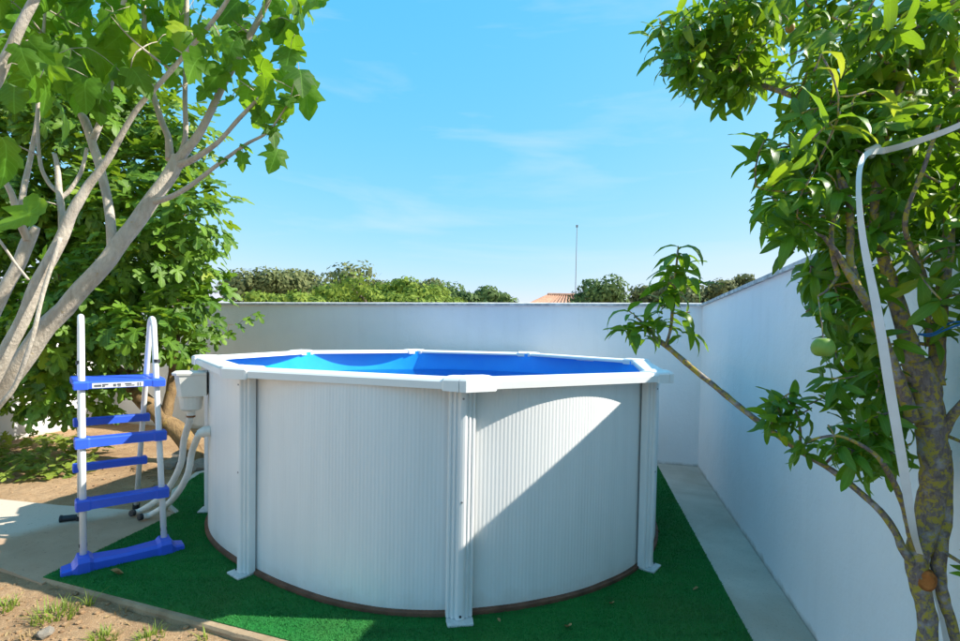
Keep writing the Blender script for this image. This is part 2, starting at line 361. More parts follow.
def rings(mb, prof_list):
    """join equal-length closed profiles into a capped solid"""
    n = len(prof_list[0]); v = [p for pr in prof_list for p in pr]; f = []
    for i in range(len(prof_list)-1):
        for k in range(n): f.append((i*n+k, i*n+(k+1)%n, (i+1)*n+(k+1)%n, (i+1)*n+k))
    f.append(tuple(range(n-1,-1,-1))); m0 = (len(prof_list)-1)*n; f.append(tuple(range(m0, m0+n)))
    return mb.add(v, f)

# ================================================================== SETTING
GZ = -0.032                                     # soil lies a little below the slab
# ground: one sheet, fine near the camera, out to the horizon
def axis(lo, hi, step, far):
    a = list(np.arange(lo, hi+1e-6, step)); g = step
    up = []; x = hi
    while x < far: g *= 1.5; x += g; up.append(x)
    dn = []; g = step; x = lo
    while x > -far: g *= 1.5; x -= g; dn.append(x)
    return dn[::-1] + a + up
xs = axis(-5.0, 0.0, 0.035, 2500); ys = axis(1.2, 6.6, 0.035, 2500)
gv = []
for y in ys:
    for x in xs:
        z = GZ
        if -14 < x < 6 and -6 < y < 14:
            z += 0.016*mnoise.noise(Vector((x*1.7, y*1.7, 0))) + 0.012*mnoise.noise(Vector((x*7, y*7, 3))) + 0.006*mnoise.noise(Vector((x*19, y*19, 5)))
        gv.append((x, y, z))
nx = len(xs)
gf = [(j*nx+i, j*nx+i+1, (j+1)*nx+i+1, (j+1)*nx+i) for j in range(len(ys)-1) for i in range(nx-1)]
link('ground', mesh('ground', gv, gf, smooth=True), 'dirt', kind='structure')

# walls (fitted corner and directions)
QX, QY, AB, AR = 2.3948, 5.4485, -0.265, -0.2477
Q = Vector((QX, QY, 0)); DB = Vector((-math.cos(AB), -math.sin(AB), 0)); DR = Vector((math.sin(AR), -math.cos(AR), 0))
NB = Vector((-DB.y, DB.x, 0)); NB = NB if NB.y > 0 else -NB          # out of the yard
NR = Vector((-DR.y, DR.x, 0)); NR = NR if NR.x > 0 else -NR
WT = 0.16
def wall_top(d): return 1.773 + 0.0205*min(d, 4.5)                   # right wall climbs slightly towards the camera
def long_wall(name, a, d, n, L, tops, label, ext=0.0, flip=False):
    root = empty(name, a + d*(L/2) + n*(WT/2), label, 'wall')
    mb = MB(); cb = MB(); K = 24
    pr = []; pc = []
    for i in range(K+1):
        t = -ext + (L+ext)*i/K; p = a + d*t; z = tops(max(t, 0))
        pr.append([p + Vector((0,0,GZ-0.12)), p + n*WT + Vector((0,0,GZ-0.12)), p + n*WT + Vector((0,0,z-0.03)), p + Vector((0,0,z-0.03))])
        w = 0.004*mnoise.noise(Vector((t*3, 0, 0)))
        pc.append([p - n*(0.022+w) + Vector((0,0,z-0.0297)), p + n*(WT+0.02) + Vector((0,0,z-0.0297)), p + n*(WT+0.02) + Vector((0,0,z-0.008)), p + n*WT*0.5 + Vector((0,0,z+0.012+w)), p - n*(0.022+w) + Vector((0,0,z-0.004))])
    rings(mb, pr); rings(cb, pc)
    o = mb.build('wall_face', 'wall', root); fix(o)
    o = cb.build('coping', 'coping', root); fix(o)
    return root
def fix(o):
    me = o.data; bm = bmesh.new(); bm.from_mesh(me); bmesh.ops.recalc_face_normals(bm, faces=bm.faces); bm.to_mesh(me); bm.free()
LB = 8.2
long_wall('boundary_wall', Q, DB, NB, LB, lambda t: 1.773, 'long low white plastered wall running behind the pool, under the far trees', ext=0.0)
long_wall('boundary_wall', Q, DR, NR, 7.4, wall_top, 'white plastered wall receding along the right side behind the lichen covered tree', ext=WT)
# left sunlit wall, closing the yard far left
QL = Q + DB*(LB+0.003); DL = -NB
long_wall('boundary_wall', QL + NB*WT, DL, DB, 8.0, lambda t: 1.70, 'sunlit white wall glimpsed through the fig leaves at the far left', ext=0.0)

# slab (concrete strip along the wall and front kerb), pad, turf
def g2(x, y): p = gnd(x, y); return (p.x, p.y)
def lerp2(a, b, t): return (a[0]+(b[0]-a[0])*t, a[1]+(b[1]-a[1])*t)
tA, tB = g2(665, 480), g2(752, 641)
turf_far = lerp2(tB, tA, 1.2); turf_near = lerp2(tB, tA, -0.22)
kA, kB = g2(43, 578), g2(283, 640)                 # turf front edge
oA, oB = g2(43, 582), g2(233, 638)                 # kerb outer edge
turf_front = lerp2(kA, kB, 1.9); kerb_front = lerp2(oA, oB, 2.1)
turf_pts = [turf_front, turf_near, turf_far, (-1.0, 6.02), (-1.95, 5.75), g2(200, 474), g2(178, 489), g2(172, 505), g2(180, 512), kA]
ww = Q + DR*3.75
slab_pts = [kerb_front, (turf_near[0], kerb_front[1]-0.05), (ww.x-0.003, ww.y-0.3), tuple((Q + DR*0.003 - NR*0.003 - NB*0.003)[:2]), tuple((Q + DB*4.0 - NB*0.003)[:2]), (-2.0, 6.1), g2(196, 472), g2(172, 490), g2(168, 506), g2(176, 513.5), oA]
ww2 = Q + DR*3.9 - NR*0.003
slab_pts[2] = (ww2.x, ww2.y)
kd = Vector((kA[0]-oA[0], kA[1]-oA[1], 0))
slab_pts[0] = lerp2(kA, kB, 2.1); slab_pts[-1] = lerp2(kA, kB, 0.004)
MB().prism(slab_pts, -0.16, 0.0).build('concrete_slab', 'slab', bevel=0, kind='structure')
kerb_pts = [lerp2(kA, kB, 2.1), lerp2(kA, kB, 0.0), oA, kerb_front]
kc_ = Vector((sum(p[0] for p in kerb_pts)/4, sum(p[1] for p in kerb_pts)/4))
ke = Vector((kB[0]-kA[0], kB[1]-kA[1])).normalized(); kn_ = Vector((ke.y, -ke.x))
kp = [[], []]
NKB = 60
for i in range(NKB+1):
    t = 2.05*i/NKB; a_i = Vector(lerp2(kA, kB, t)); w_ = 0.010 + 0.036*min(1.0, t) + 0.006*mnoise.noise(Vector((i*0.7, 2, 0)))
    kp[0].append(a_i - kn_*0.0); kp[1].append(a_i + kn_*w_)
mbk = MB(); sec = []
for i in range(NKB+1):
    a_i, b_i = kp[0][i], kp[1][i]; dz = 0.004*mnoise.noise(Vector((i*0.5, 7, 0)))
    a_i = a_i + kn_*0.001
    sec.append([Vector((a_i.x,a_i.y,-0.14)), Vector((b_i.x,b_i.y,-0.14)), Vector((b_i.x,b_i.y,-0.012+dz)), Vector((b_i.x-kn_.x*.008,b_i.y-kn_.y*.008,0.0005+dz*.5)), Vector((a_i.x,a_i.y,0.003))])
rings(mbk, sec); o = mbk.build('kerb', 'kerb', kind='structure'); fix(o)
pad_pts = [g2(42, 582), g2(175, 515), g2(183, 511), g2(120, 508), g2(60, 504), g2(0, 498), (-6.2, 4.4), (-5.2, 3.3), g2(0, 566)]
MB().prism(pad_pts, -0.15, -0.010).build('concrete_pad', 'pad', kind='structure')
def inside(p, poly):
    x, y = p; c = False; n = len(poly)
    for i in range(n):
        x1, y1 = poly[i]; x2, y2 = poly[i-1]
        if (y1 > y) != (y2 > y) and x < (x2-x1)*(y-y1)/(y2-y1)+x1: c = not c
    return c
MB().prism(turf_pts, 0.0008, 0.007).build('artificial_turf', 'turf', kind='structure')
# short pile standing on the turf
def turf_pile(n):
    bx = np.array(turf_pts); lo, hi = bx.min(0), bx.max(0)
    P = rng.uniform(lo, hi, (n*3, 2))
    P = P[(P[:,0]+0.356)**2 + (P[:,1]-4.1677)**2 > 1.60**2]
    P = P[P[:,1] < 5.4]
    c = np.zeros(len(P), bool); m = len(bx)
    for i in range(m):
        x1, y1 = bx[i]; x2, y2 = bx[i-1]
        if y1 == y2: continue
        k = ((y1 > P[:,1]) != (y2 > P[:,1])) & (P[:,0] < (x2-x1)*(P[:,1]-y1)/(y2-y1)+x1); c ^= k
    P = P[c][:n]; n = len(P)
    an = rng.uniform(0, 2*np.pi, n); h = rng.uniform(0.006, 0.014, n); w = 0.0022
    dx, dy = np.cos(an)*w, np.sin(an)*w; ln = rng.normal(0, 0.005, (n, 2))
    V = np.zeros((n, 3, 3)); V[:,0,0] = P[:,0]-dx; V[:,0,1] = P[:,1]-dy; V[:,1,0] = P[:,0]+dx; V[:,1,1] = P[:,1]+dy
    V[:,2,:2] = P+ln; V[:,2,2] = h; V[:,:,2] += 0.0055
    me = bpy.data.meshes.new('turf_pile'); me.vertices.add(n*3); me.vertices.foreach_set('co', V.ravel())
    me.loops.add(n*3); me.loops.foreach_set('vertex_index', np.arange(n*3)); me.polygons.add(n); me.polygons.foreach_set('loop_start', np.arange(n)*3); me.update()
    link('turf_pile', me, 'pile', kind='stuff', label='short green plastic pile of the artificial turf round the pool', category='turf')
turf_pile(150000)

# ================================================================== POOL
PCX, PCY, PR, PPH = -0.356, 4.1677, 1.8464, 0.1717
DA = [-0.0135,-0.0685,-0.0147,0.0641,0.0507,0.0122,0.0042,-0.0345]; DRR = [0.0187,0.0638,0.02,-0.0153,0.0032,0.0059,0.0081,-0.1044]
PANG = [PPH + k*math.pi/4 - math.pi/2 + DA[k] for k in range(8)]
HR = 1.2
def dr_at(a):
    """wall radius correction, the shell is slightly out of round"""
    a0 = PANG[0]; a = (a-a0) % (2*math.pi)
    rel = [(x-a0) % (2*math.pi) for x in PANG] + [2*math.pi]
    for k in range(8):
        if rel[k] <= a <= rel[k+1]:
            t = (a-rel[k])/(rel[k+1]-rel[k]); t = t*t*(3-2*t)
            return DRR[k]*(1-t) + DRR[(k+1)%8]*t
    return 0
WR = 1.69
pool = empty('above_ground_pool', (PCX, PCY, 0.007), 'round white steel above ground pool with blue liner on green turf', 'swimming pool')
def pol(a, r, z): return Vector((PCX + r*math.cos(a), PCY + r*math.sin(a), z))
# corrugated shell
NRIB = 520; K = NRIB*6; v = []; f = []
zs = [0.028, 0.15, 0.3, 0.45, 0.6, 0.75, 0.9, 1.05, 1.185]
for j, z in enumerate(zs):
    for i in range(K):
        a = 2*math.pi*i/K; ph_ = (i % 6)/6
        r = WR + dr_at(a) + 0.00052*math.cos(2*math.pi*ph_) + 0.004*mnoise.noise(Vector((math.cos(a)*4, math.sin(a)*4, z*2)))
        v.append(pol(a, r, z))
for j in range(len(zs)-1):
    for i in range(K): f.append((j*K+i, j*K+(i+1)%K, (j+1)*K+(i+1)%K, (j+1)*K+i))
MT['pool_white'] = m_poolwall()
link('pool_wall', mesh('pool_wall', v, f, smooth=True), 'pool_white', pool)
# liner
v = []; f = []; K2 = 192
zz = [1.188, 1.0, 0.6, 0.10, 0.035]
for j, z in enumerate(zz):
    for i in range(K2):
        a = 2*math.pi*i/K2; v.append(pol(a, WR + dr_at(a) - 0.010 - (0.07 if j == 4 else 0) + 0.002*mnoise.noise(Vector((math.cos(a)*6, math.sin(a)*6, z*3))), z))
for j in range(len(zz)-1):
    for i in range(K2): f.append((j*K2+i, (j+1)*K2+i, (j+1)*K2+(i+1)%K2, j*K2+(i+1)%K2))
f.append(tuple(4*K2+i for i in range(K2)))
link('liner', mesh('liner', v, f, smooth=True), 'liner', pool, label='bright blue vinyl liner inside the pool')
v = [pol(2*math.pi*i/K2, WR + dr_at(2*math.pi*i/K2) - 0.0125, 0.985) for i in range(K2)]
link('water', mesh('water', v, [tuple(range(K2))]), 'water', pool, label='clear still pool water below the rim')
# brown base track
v = []; f = []
prof = [(-0.012, 0.0075), (0.020, 0.0075), (0.021, 0.027), (0.008, 0.029), (0.006, 0.034), (-0.012, 0.034)]
for i in range(K2):
    a = 2*math.pi*i/K2; rr = WR + dr_at(a)
    for (dr, z) in prof: v.append(pol(a, rr+dr, z + 0.002*mnoise.noise(Vector((math.cos(a)*9, math.sin(a)*9, 0)))))
n = len(prof)
for i in range(K2):
    for k in range(n): f.append((i*n+k, ((i+1)%K2)*n+k, ((i+1)%K2)*n+(k+1)%n, i*n+(k+1)%n))
o = link('base_track', mesh('base_track', v, f), 'track', pool, label='rust brown bottom track of the pool wall'); fix(o)
# posts
post_prof = [(-0.066,0.0),(-0.066,0.030),(-0.062,0.040),(-0.054,0.042),(-0.050,0.036),(-0.045,0.036),(-0.041,0.050),(-0.034,0.054),(-0.030,0.049),(-0.025,0.049),(-0.021,0.062),(-0.012,0.068),(0.0,0.069)]
post_prof = post_prof + [(-x, y) for x, y in post_prof[-2::-1]]
for k in range(8):
    a = PANG[k]; rb = WR + DRR[k] + 0.012
    T = Vector((-math.sin(a), math.cos(a), 0)); Nn = Vector((math.cos(a), math.sin(a), 0))
    pr = []
    for z in (0.022, 0.4, 0.8, 1.146):
        c = pol(a, rb, z); pr.append([c + T*t + Nn*(nn*(1.0 if z > 0.03 else 0.97)) for t, nn in post_prof])
    mb = MB(); rings(mb, pr); post = mb.build('post', 'post_white', pool); fix(post)
    c = pol(a, rb, 0)
    pl = MB(); q = [(-0.060,-0.005),(0.060,-0.005),(0.066,0.05),(0.063,0.100),(-0.063,0.100),(-0.066,0.05)]
    pl.prism([tuple((c + T*t + Nn*nn)[:2]) for t, nn in q], 0.0072, 0.020)
    o = pl.build('foot_plate', 'plate_white', post, bevel=0.004);
    sc = MB(); s0 = c + Nn*0.076; sc.tube([s0 + Vector((0,0,0.0455)), s0 + Nn*0.004 + Vector((0,0,0.0455))], 0.006, 8)
    sc.build('screw', 'black', post)
    for zz_s in (1.10, 0.60):
        s1 = pol(a, rb, zz_s) + Nn*0.0685
        MB().tube([s1, s1 + Nn*0.0022, s1 + Nn*0.003], [0.0055,0.005,0.003], 10).build('screw', 'mast', post)
# top rails
RP = [pol(PANG[k], PR + DRR[k], 0) for k in range(8)]
rail_prof = [(0.0,1.152),(0.006,1.150),(0.008,1.185),(0.0,1.195),(-0.015,1.2005),(-0.060,1.2035),(-0.105,1.2015),(-0.128,1.196),(-0.138,1.186),(-0.138,1.170),(-0.130,1.168),(-0.128,1.182),(-0.060,1.190),(-0.006,1.184)]
def miter(k):
    p0, p, p1 = RP[k-1], RP[k], RP[(k+1)%8]
    e0 = (p-p0).normalized(); e1 = (p1-p).normalized()
    n0 = Vector((e0.y, -e0.x, 0)); n1 = Vector((e1.y, -e1.x, 0)); b = (n0+n1); b = b / (b.length_squared/2)
    return b, e0, e1, n0, n1
def sect(p, nrm, grow=0.0):
    out = []
    for (d, z) in rail_prof:
        zc = 1.180; dc = -0.065
        out.append(Vector((p.x, p.y, 0)) + nrm*(d + (grow if d > dc else -grow)) + Vector((0,0,z + (grow if z > zc else -grow))))
    return out
for k in range(8):
    b, e0, e1, n0, n1 = miter(k); b2, _, _, m0, _ = miter((k+1)%8)
    mb = MB(); rings(mb, [sect(RP[k]+b*0, b), sect(RP[(k+1)%8]+b2*0, b2)]); o = mb.build('top_rail', 'rail_white', pool); fix(o)
for k in range(8):
    b, e0, e1, n0, n1 = miter(k)
    for side in (0, 1):
        mb = MB()
        if side == 0: secs = [sect(RP[k]-e0*0.115, n0, 0.0035), sect(RP[k]-e0*0.108, n0, 0.007), sect(RP[k]-e0*0.030, n0, 0.009)]
        else: secs = [sect(RP[k]-e0*0.0255, n0, 0.009), sect(RP[k], b, 0.0095), sect(RP[k]+e1*0.150, n1, 0.009), sect(RP[k]+e1*0.160, n1, 0.0045)]
        rings(mb, secs); o = mb.build('rail_connector', 'rail_white', pool); fix(o)
# skimmer on the left side of the shell
SA = R_(204); srr = WR + dr_at(SA)
Tn = Vector((-math.sin(SA), math.cos(SA), 0)); Nn = Vector((math.cos(SA), math.sin(SA), 0))
def sk(nn, t, z): return pol(SA, srr+nn, 0) + Tn*t + Vector((0,0,z))
def rrect(n0, n1, t0, z, c=0.03):
    return [sk(n0, -t0, z), sk(n1-c, -t0, z), sk(n1, -t0+c, z), sk(n1, t0-c, z), sk(n1-c, t0, z), sk(n0, t0, z)]
mb = MB(); rings(mb, [rrect(0.004, 0.205, 0.100, 1.118), rrect(0.004, 0.210, 0.104, 1.112), rrect(0.004, 0.208, 0.102, 1.098), rrect(0.004, 0.196, 0.096, 1.096), rrect(0.004, 0.178, 0.088, 0.955)])
skim = mb.build('skimmer', 'skimmer', pool, label='ivory plastic skimmer box hung on the pool wall'); fix(skim)
mb = MB()
def circ(r, z, n=18): return [sk(0.105, 0, z) + Nn*r*math.cos(2*math.pi*i/n) + Tn*r*math.sin(2*math.pi*i/n) for i in range(n)]
rings(mb, [circ(0.082, 0.960), circ(0.082, 0.948), circ(0.076, 0.945), circ(0.066, 0.862), circ(0.054, 0.852), circ(0.028, 0.848), circ(0.028, 0.815)])
o = mb.build('skimmer_basket_housing', 'skimmer', skim); fix(o); o.data.polygons.foreach_set('use_smooth', [False]*len(o.data.polygons))
o = MB().tube([sk(0.105,0,0.818), sk(0.105,0,0.804)], 0.028, 16).build('hose_clamp', 'rust', skim)
# return fitting
SB = R_(208); srb = WR + dr_at(SB); Nb = Vector((math.cos(SB), math.sin(SB), 0))
o = MB().tube([pol(SB, srb-0.004, 0.72), pol(SB, srb+0.03, 0.72), pol(SB, srb+0.07, 0.705)], [0.036, 0.036, 0.025], 16).build('return_fitting', 'skimmer', pool)

# hoses
def hose(pts, label):
    P = smooth_path(pts, None, 14); n = len(P); rad = [0.0215*(1+0.022*math.sin(i*2.1)) for i in range(n)]
    root = empty('pool_hose', Vector((pts[-1].x, pts[-1].y, -0.01)), label, 'hose', 'hoses between the skimmer and the pad')
    v, f = tube_vf(P, rad, 14); o = link('hose_tube', mesh('hose_tube', v, f, smooth=True), 'hose', root)
    e = P[-1]; d = (P[-1]-P[-3]).normalized()
    MB().tube([e - d*0.008, e + d*0.016, e + d*0.018], [0.024,0.024,0.016], 14).build('hose_end', 'black', root)
s0 = sk(0.105, 0, 0.803); 
hose([s0, at(184,440,3.52), at(180,466,3.53), at(164,494,3.62), gnd(142,510,0.03), gnd(133,513,0.022)], 'off-white pool hose hanging from the skimmer, left one of the pair')
b0 = pol(SB, srb+0.065, 0.705)
hose([b0, at(192,452,3.46), at(187,476,3.46), at(172,500,3.55), gnd(152,514,0.03), gnd(141,517,0.022)], 'off-white pool hose curving out of the pool wall, right one of the pair')

# ================================================================== LADDER
lad_f = gnd(83.5, 570); rad_f = gnd(164.5, 551.5); off_r = gnd(136, 507) - rad_f; off_l = off_r + Vector((0.075, 0.0, 0)); off = (off_r+off_l)/2
wdir = (rad_f-lad_f).normalized(); bdir = off.normalized(); LW = (rad_f-lad_f).length
TOPZ = 1.487
ladder = empty('pool_ladder', (lad_f+rad_f)/2 + off*0.5 + Vector((0,0,0.007)), 'white A-frame pool ladder with blue plastic steps beside the pool', 'ladder')
# side geometry in (b, z): front leg from b=0 to b=bt at the top, rear leg the other way
BL = off.length; BT0, BT1 = 0.32, 0.465
def side_path(base):
    p = []
    bd = (off_l if base is lad_f else off_r)/BL
    def q(b, z): return base + bd*b + Vector((0,0,z))
    p += [q(0.0, 0.03), q(BT0*0.5, (TOPZ-0.08)*0.5), q(BT0, TOPZ-0.085)]
    rc = (BT1-BT0)/2
    for i in range(1, 10):
        an = math.pi - math.pi*i/10; p.append(q((BT0+BT1)/2 + rc*math.cos(an), TOPZ-0.085 + rc*math.sin(an)))
    p += [q(BT1, TOPZ-0.085), q((BT1+BL)/2, (TOPZ-0.08)*0.5), q(BL, 0.0-0.008)]
    return p
for base in (lad_f, rad_f):
    v, f = tube_vf(side_path(base), 0.0178, 14)
    o = link('rail', mesh('rail', v, f, smooth=True), 'tube', ladder)
    # dark joint collars and ankle clamps
    for z in (1.19, 0.135):
        b = BT0*z/(TOPZ-0.085); c = base + bdir*b + Vector((0,0,z)); dd = (bdir*BT0 + Vector((0,0,TOPZ-0.085))).normalized()
        MB().tube([c - dd*0.010, c + dd*0.010], 0.0205, 14).build('collar', 'black', ladder)
    c = base + (off_l if base is lad_f else off_r); ud = (Vector((0,0,1))*(TOPZ-0.085) - bdir*(BL-BT1)).normalized()
    MB().tube([c + ud*0.0 + Vector((0,0,-0.009)), c + ud*0.03], [0.026, 0.0245], 12).build('rubber_foot', 'black', ladder)
def step(name, z, rear=False, depth=0.085, hgt=0.055, over=0.035, lift=0.0):
    zz_ = z
    if not rear: b = BT0*z/(TOPZ-0.085)
    else: b = BL - (BL-BT1)*z/(TOPZ-0.085)
    c0 = lad_f + bdir*b + Vector((0,0,z)); 
    sgn = 1
    prof = [(-0.5,-0.5),(-0.42,-0.5),(-0.36,-0.25),(0.36,-0.25),(0.42,-0.5),(0.5,-0.5),(0.5,0.38),(0.44,0.5),(-0.44,0.5),(-0.5,0.38)]
    secs = []
    for t, s1, s2 in ((-over,0.80,0.85),(-over+0.006,1.08,1.12),(over-0.004,1.08,1.12),(over+0.006,1,1),(LW*0.5,1,0.97),(LW-over-0.006,1,1),(LW-over+0.004,1.08,1.12),(LW+over-0.006,1.08,1.12),(LW+over,0.80,0.85)):
        secs.append([c0 + wdir*t + bdir*(x*depth*s1) + Vector((0,0,y*hgt*s2)) for x, y in prof])
    mb = MB(); rings(mb, secs); o = mb.build(name, 'blue', ladder); fix(o); return o, c0, b
step('step', 0.715); step('step', 0.362)
step('rear_step', 0.755, True, 0.06, 0.05, 0.02); step('rear_step', 0.41, True, 0.06, 0.05, 0.02)
# top platform: spans front to rear legs
zP = 1.055; b0_ = BT0*zP/(TOPZ-0.085); b1_ = BL - (BL-BT1)*zP/(TOPZ-0.085)
def plat_sec(t, grow): 
    c = lad_f + wdir*t; g = grow
    pr = [(b0_-0.045-g, zP-0.022-g),(b0_-0.035,zP-0.022-g),(b0_-0.030,zP+0.0),(b1_+0.030,zP+0.0),(b1_+0.035,zP-0.022-g),(b1_+0.045+g,zP-0.022-g),(b1_+0.045+g,zP+0.014),(b1_+0.03,zP+0.022+g),(b0_-0.03,zP+0.022+g),(b0_-0.045-g,zP+0.014)]
    return [c + bdir*b + Vector((0,0,z)) for b, z in pr]
mb = MB(); rings(mb, [plat_sec(-0.038,-0.004), plat_sec(-0.032,0.004), plat_sec(0.032,0.004), plat_sec(0.04,0), plat_sec(LW-0.04,0), plat_sec(LW-0.032,0.004), plat_sec(LW+0.032,0.004), plat_sec(LW+0.038,-0.004)])
plat = mb.build('platform', 'blue', ladder); fix(plat)
def on_front(t, b, z): return lad_f + wdir*t + bdir*b + Vector((0,0,z))
st = MB(); bf = b0_-0.0462
st.add([on_front(0.055,bf,zP-0.019), on_front(LW-0.085,bf,zP-0.019), on_front(LW-0.085,bf,zP+0.012), on_front(0.055,bf,zP+0.012)], [(0,1,2,3)])
stk = st.build('sticker', 'sticker', plat, label='white warning sticker with grey printed marks on the ladder platform')
ink = MB(); bi = b0_-0.0472
for (t0, t1, z0, z1) in ((0.065,0.10,-0.010,0.006),(0.105,0.118,-0.012,-0.002),(0.105,0.135,0.0,0.010),(0.16,0.175,-0.012,0.008),(0.18,0.20,-0.004,0.009),(0.183,0.198,-0.014,-0.007),(0.22,0.255,0.0,0.009),(0.225,0.27,-0.012,-0.004),(0.285,0.292,-0.016,0.012),(0.298,0.304,-0.016,0.012)):
    ink.add([on_front(t0,bi,zP-0.003+z0*0.8), on_front(t1,bi,zP-0.003+z0*0.8), on_front(t1,bi,zP-0.003+z1*0.8), on_front(t0,bi,zP-0.003+z1*0.8)], [(0,1,2,3)])
ink.build('printed_mark', 'ink', plat)
# base bar
secs = []
for t, w, h0 in ((-0.105,0.040,0.018),(-0.10,0.055,0.034),(-0.055,0.060,0.042),(-0.040,0.072,0.060),(-0.028,0.078,0.088),(0.026,0.078,0.088),(0.045,0.066,0.070),(LW*0.5,0.058,0.062),(LW-0.045,0.066,0.070),(LW-0.026,0.078,0.088),(LW+0.028,0.078,0.088),(LW+0.040,0.072,0.060),(LW+0.055,0.060,0.042),(LW+0.10,0.055,0.034),(LW+0.105,0.040,0.018)):
    c = lad_f + wdir*t
    secs.append([c + bdir*x + Vector((0,0,z)) for x, z in ((-w,0.0075),(w,0.0075),(w,h0*0.75),(w*0.72,h0),(-w*0.72,h0),(-w,h0*0.75))])
mb = MB(); rings(mb, secs); o = mb.build('base_bar', 'blue', ladder); fix(o)

# black pipe end lying on the pad
pp = gnd(60, 519, 0.012); pq = gnd(80, 517, 0.012)
root = MB().tube([pp, pp.lerp(pq, 0.1), pp.lerp(pq,0.12), pq], [0.026,0.026,0.022,0.022], 12).build('black_pipe', 'black', label='short black pipe lying on the concrete pad behind the ladder', category='pipe')

# ================================================================== LEAVES
def leaf_lance(bend, fold, wid, twist):
    rows = [0, .10, .26, .45, .64, .82, .93, 1.0]; v = []; uv = []; f = []
    for i, t in enumerate(rows):
        w = wid*math.sin(math.pi*t**0.9)**0.72 if 0 < t < 1 else 0.010
        an = bend*t; y = math.sin(an)/bend if bend else t; z = -(1-math.cos(an))/bend if bend else 0
        for s in (-1, 0, 1):
            x = s*w; zz = z + abs(s)*w*fold + twist*x*t + 0.02*math.sin(t*14+s)*abs(s)
            v.append((x, y, zz)); uv.append((0.5+0.5*s*w/wid, t))
    for i in range(len(rows)-1):
        for s in (0, 1): a = i*3+s; f.append((a, a+1, a+4, a+3))
    return v, f, uv
def leaf_lobed(half, cup, wave, seed, droop=0.25):
    r = random.Random(seed)
    out = [(0.0, 0.0)] + half + [(0.0, 1.0)] + [(-x, y) for x, y in half[::-1]]
    out = [(x*(1+r.uniform(-.08,.08)), y + r.uniform(-.02,.02)) for x, y in out]; n = len(out); c = (0, 0.38)
    def zf(x, y): return -cup*(x*x) - droop*y*y + 0.18*abs(x) + wave*math.sin(x*9+seed)*math.cos(y*8+seed*2)
    v = [(c[0], c[1], zf(*c))]; uv = [(0.5, c[1])]; f = []
    for sc in (0.55, 1.0):
        for x, y in out:
            X, Y = c[0]+(x-c[0])*sc, c[1]+(y-c[1])*sc; v.append((X, Y, zf(X, Y))); uv.append((0.5+X*0.9, Y))
    for i in range(n):
        j = (i+1) % n; f.append((0, 1+i, 1+j)); f.append((1+i, 1+n+i, 1+n+j, 1+j))
    return v, f, uv
MUL_H = [(.15,-.07),(.33,-.04),(.38,.06),(.50,.14),(.40,.24),(.34,.30),(.46,.40),(.56,.55),(.40,.57),(.26,.60),(.28,.72),(.19,.80),(.12,.90)]
FIG_H = [(.14,-.07),(.30,-.04),(.40,.10),(.26,.22),(.17,.27),(.32,.36),(.46,.56),(.34,.62),(.17,.50),(.16,.64),(.20,.80),(.11,.93)]
LV = {'lance': [leaf_lance(b, fo, w, tw) for b, fo, w, tw in ((1.4,.35,.130,.2),(1.0,.25,.145,-.2),(1.8,.45,.125,.1),(0.7,.3,.135,.3),(2.2,.5,.13,-.1))],
      'mul': [leaf_lobed(MUL_H, .6, .045, i, d) for i, d in enumerate((.15,.4,.6,.25,.75))],
      'fig': [leaf_lobed(FIG_H, .3, .03, i+11, d) for i, d in enumerate((.15,.35,.5,.3,.2))]}
LM = {}
def leaf_meshes(kind, m):
    if (kind, m) not in LM:
        l = []
        for (v, f, uv) in LV[kind]:
            me = mesh('leaf', v, f, uv=uv, tone=[0.0]*len(v), smooth=True); me.materials.append(MT[m]); l.append(me)
        LM[(kind, m)] = l
    return LM[(kind, m)]
def frame(d, up, roll=0.0):
    y = d.normalized(); x = y.cross(up)
    if x.length < 1e-3: x = y.cross(Vector((1,0,0)))
    x.normalize(); z = x.cross(y)
    return Matrix((x, y, z)).transposed().to_4x4() @ Matrix.Rotation(roll, 4, 'Y')
class Foliage:
    """leaves of one plant: the largest in view become parts, the rest one mass"""
    def __init__(s, kind, m): s.kind, s.m, s.L = kind, m, []
    def add(s, p, d, up, size, roll=0.0, prio=None, m=None):
        s.L.append((Vector(p), frame(d, up, roll), size, random.randrange(5), m or s.m, prio))
    def build(s, parent, limit=290, name='leaf'):
        def key(l):
            p = l[0]; d = p - O; yy = d.y
            if yy < 0.15: return 0
            x = 480 + F_PX*d.x/yy; y = YC - F_PX*(d.z/yy) - 14.7
            vis = 1.0 if (-5 < x < 965 and -5 < y < 646) else 0.01
            return vis*l[2]/d.length
        L = sorted(s.L, key=key, reverse=True)
        for (p, M_, sz, vi, m, _) in L[:limit]:
            o = bpy.data.objects.new(name, leaf_meshes(s.kind, m)[vi]); COL.objects.link(o); o.parent = parent
            o.matrix_parent_inverse = parent_inv(parent)
            o.matrix_basis = Matrix.Translation(p) @ M_ @ Matrix.Diagonal((sz,sz,sz,1))
        rest = {}
        for l in L[limit:]: rest.setdefault(l[4], []).append(l)
        for m, ls in rest.items():
            V = []; Fc = []; UV = []; T = []; n = 0
            base = [(np.array(v), f, np.array(uv)) for v, f, uv in LV[s.kind]]
            for (p, M_, sz, vi, _, _) in ls:
                v, f, uv = base[vi]; A = np.array(M_.to_3x3())
                V.append(v @ A.T * sz + np.array(p)); UV.append(uv); T += [random.random()]*len(v)
                Fc += [tuple(i+n for i in q) for q in f]; n += len(v)
            me = mesh('foliage', np.concatenate(V), Fc, uv=np.concatenate(UV), tone=T, smooth=True)
            link('foliage', me, m, parent, kind='stuff')
def rnd_dir(): 
    v = Vector((random.gauss(0,1), random.gauss(0,1), random.gauss(0,1))); return v.normalized()
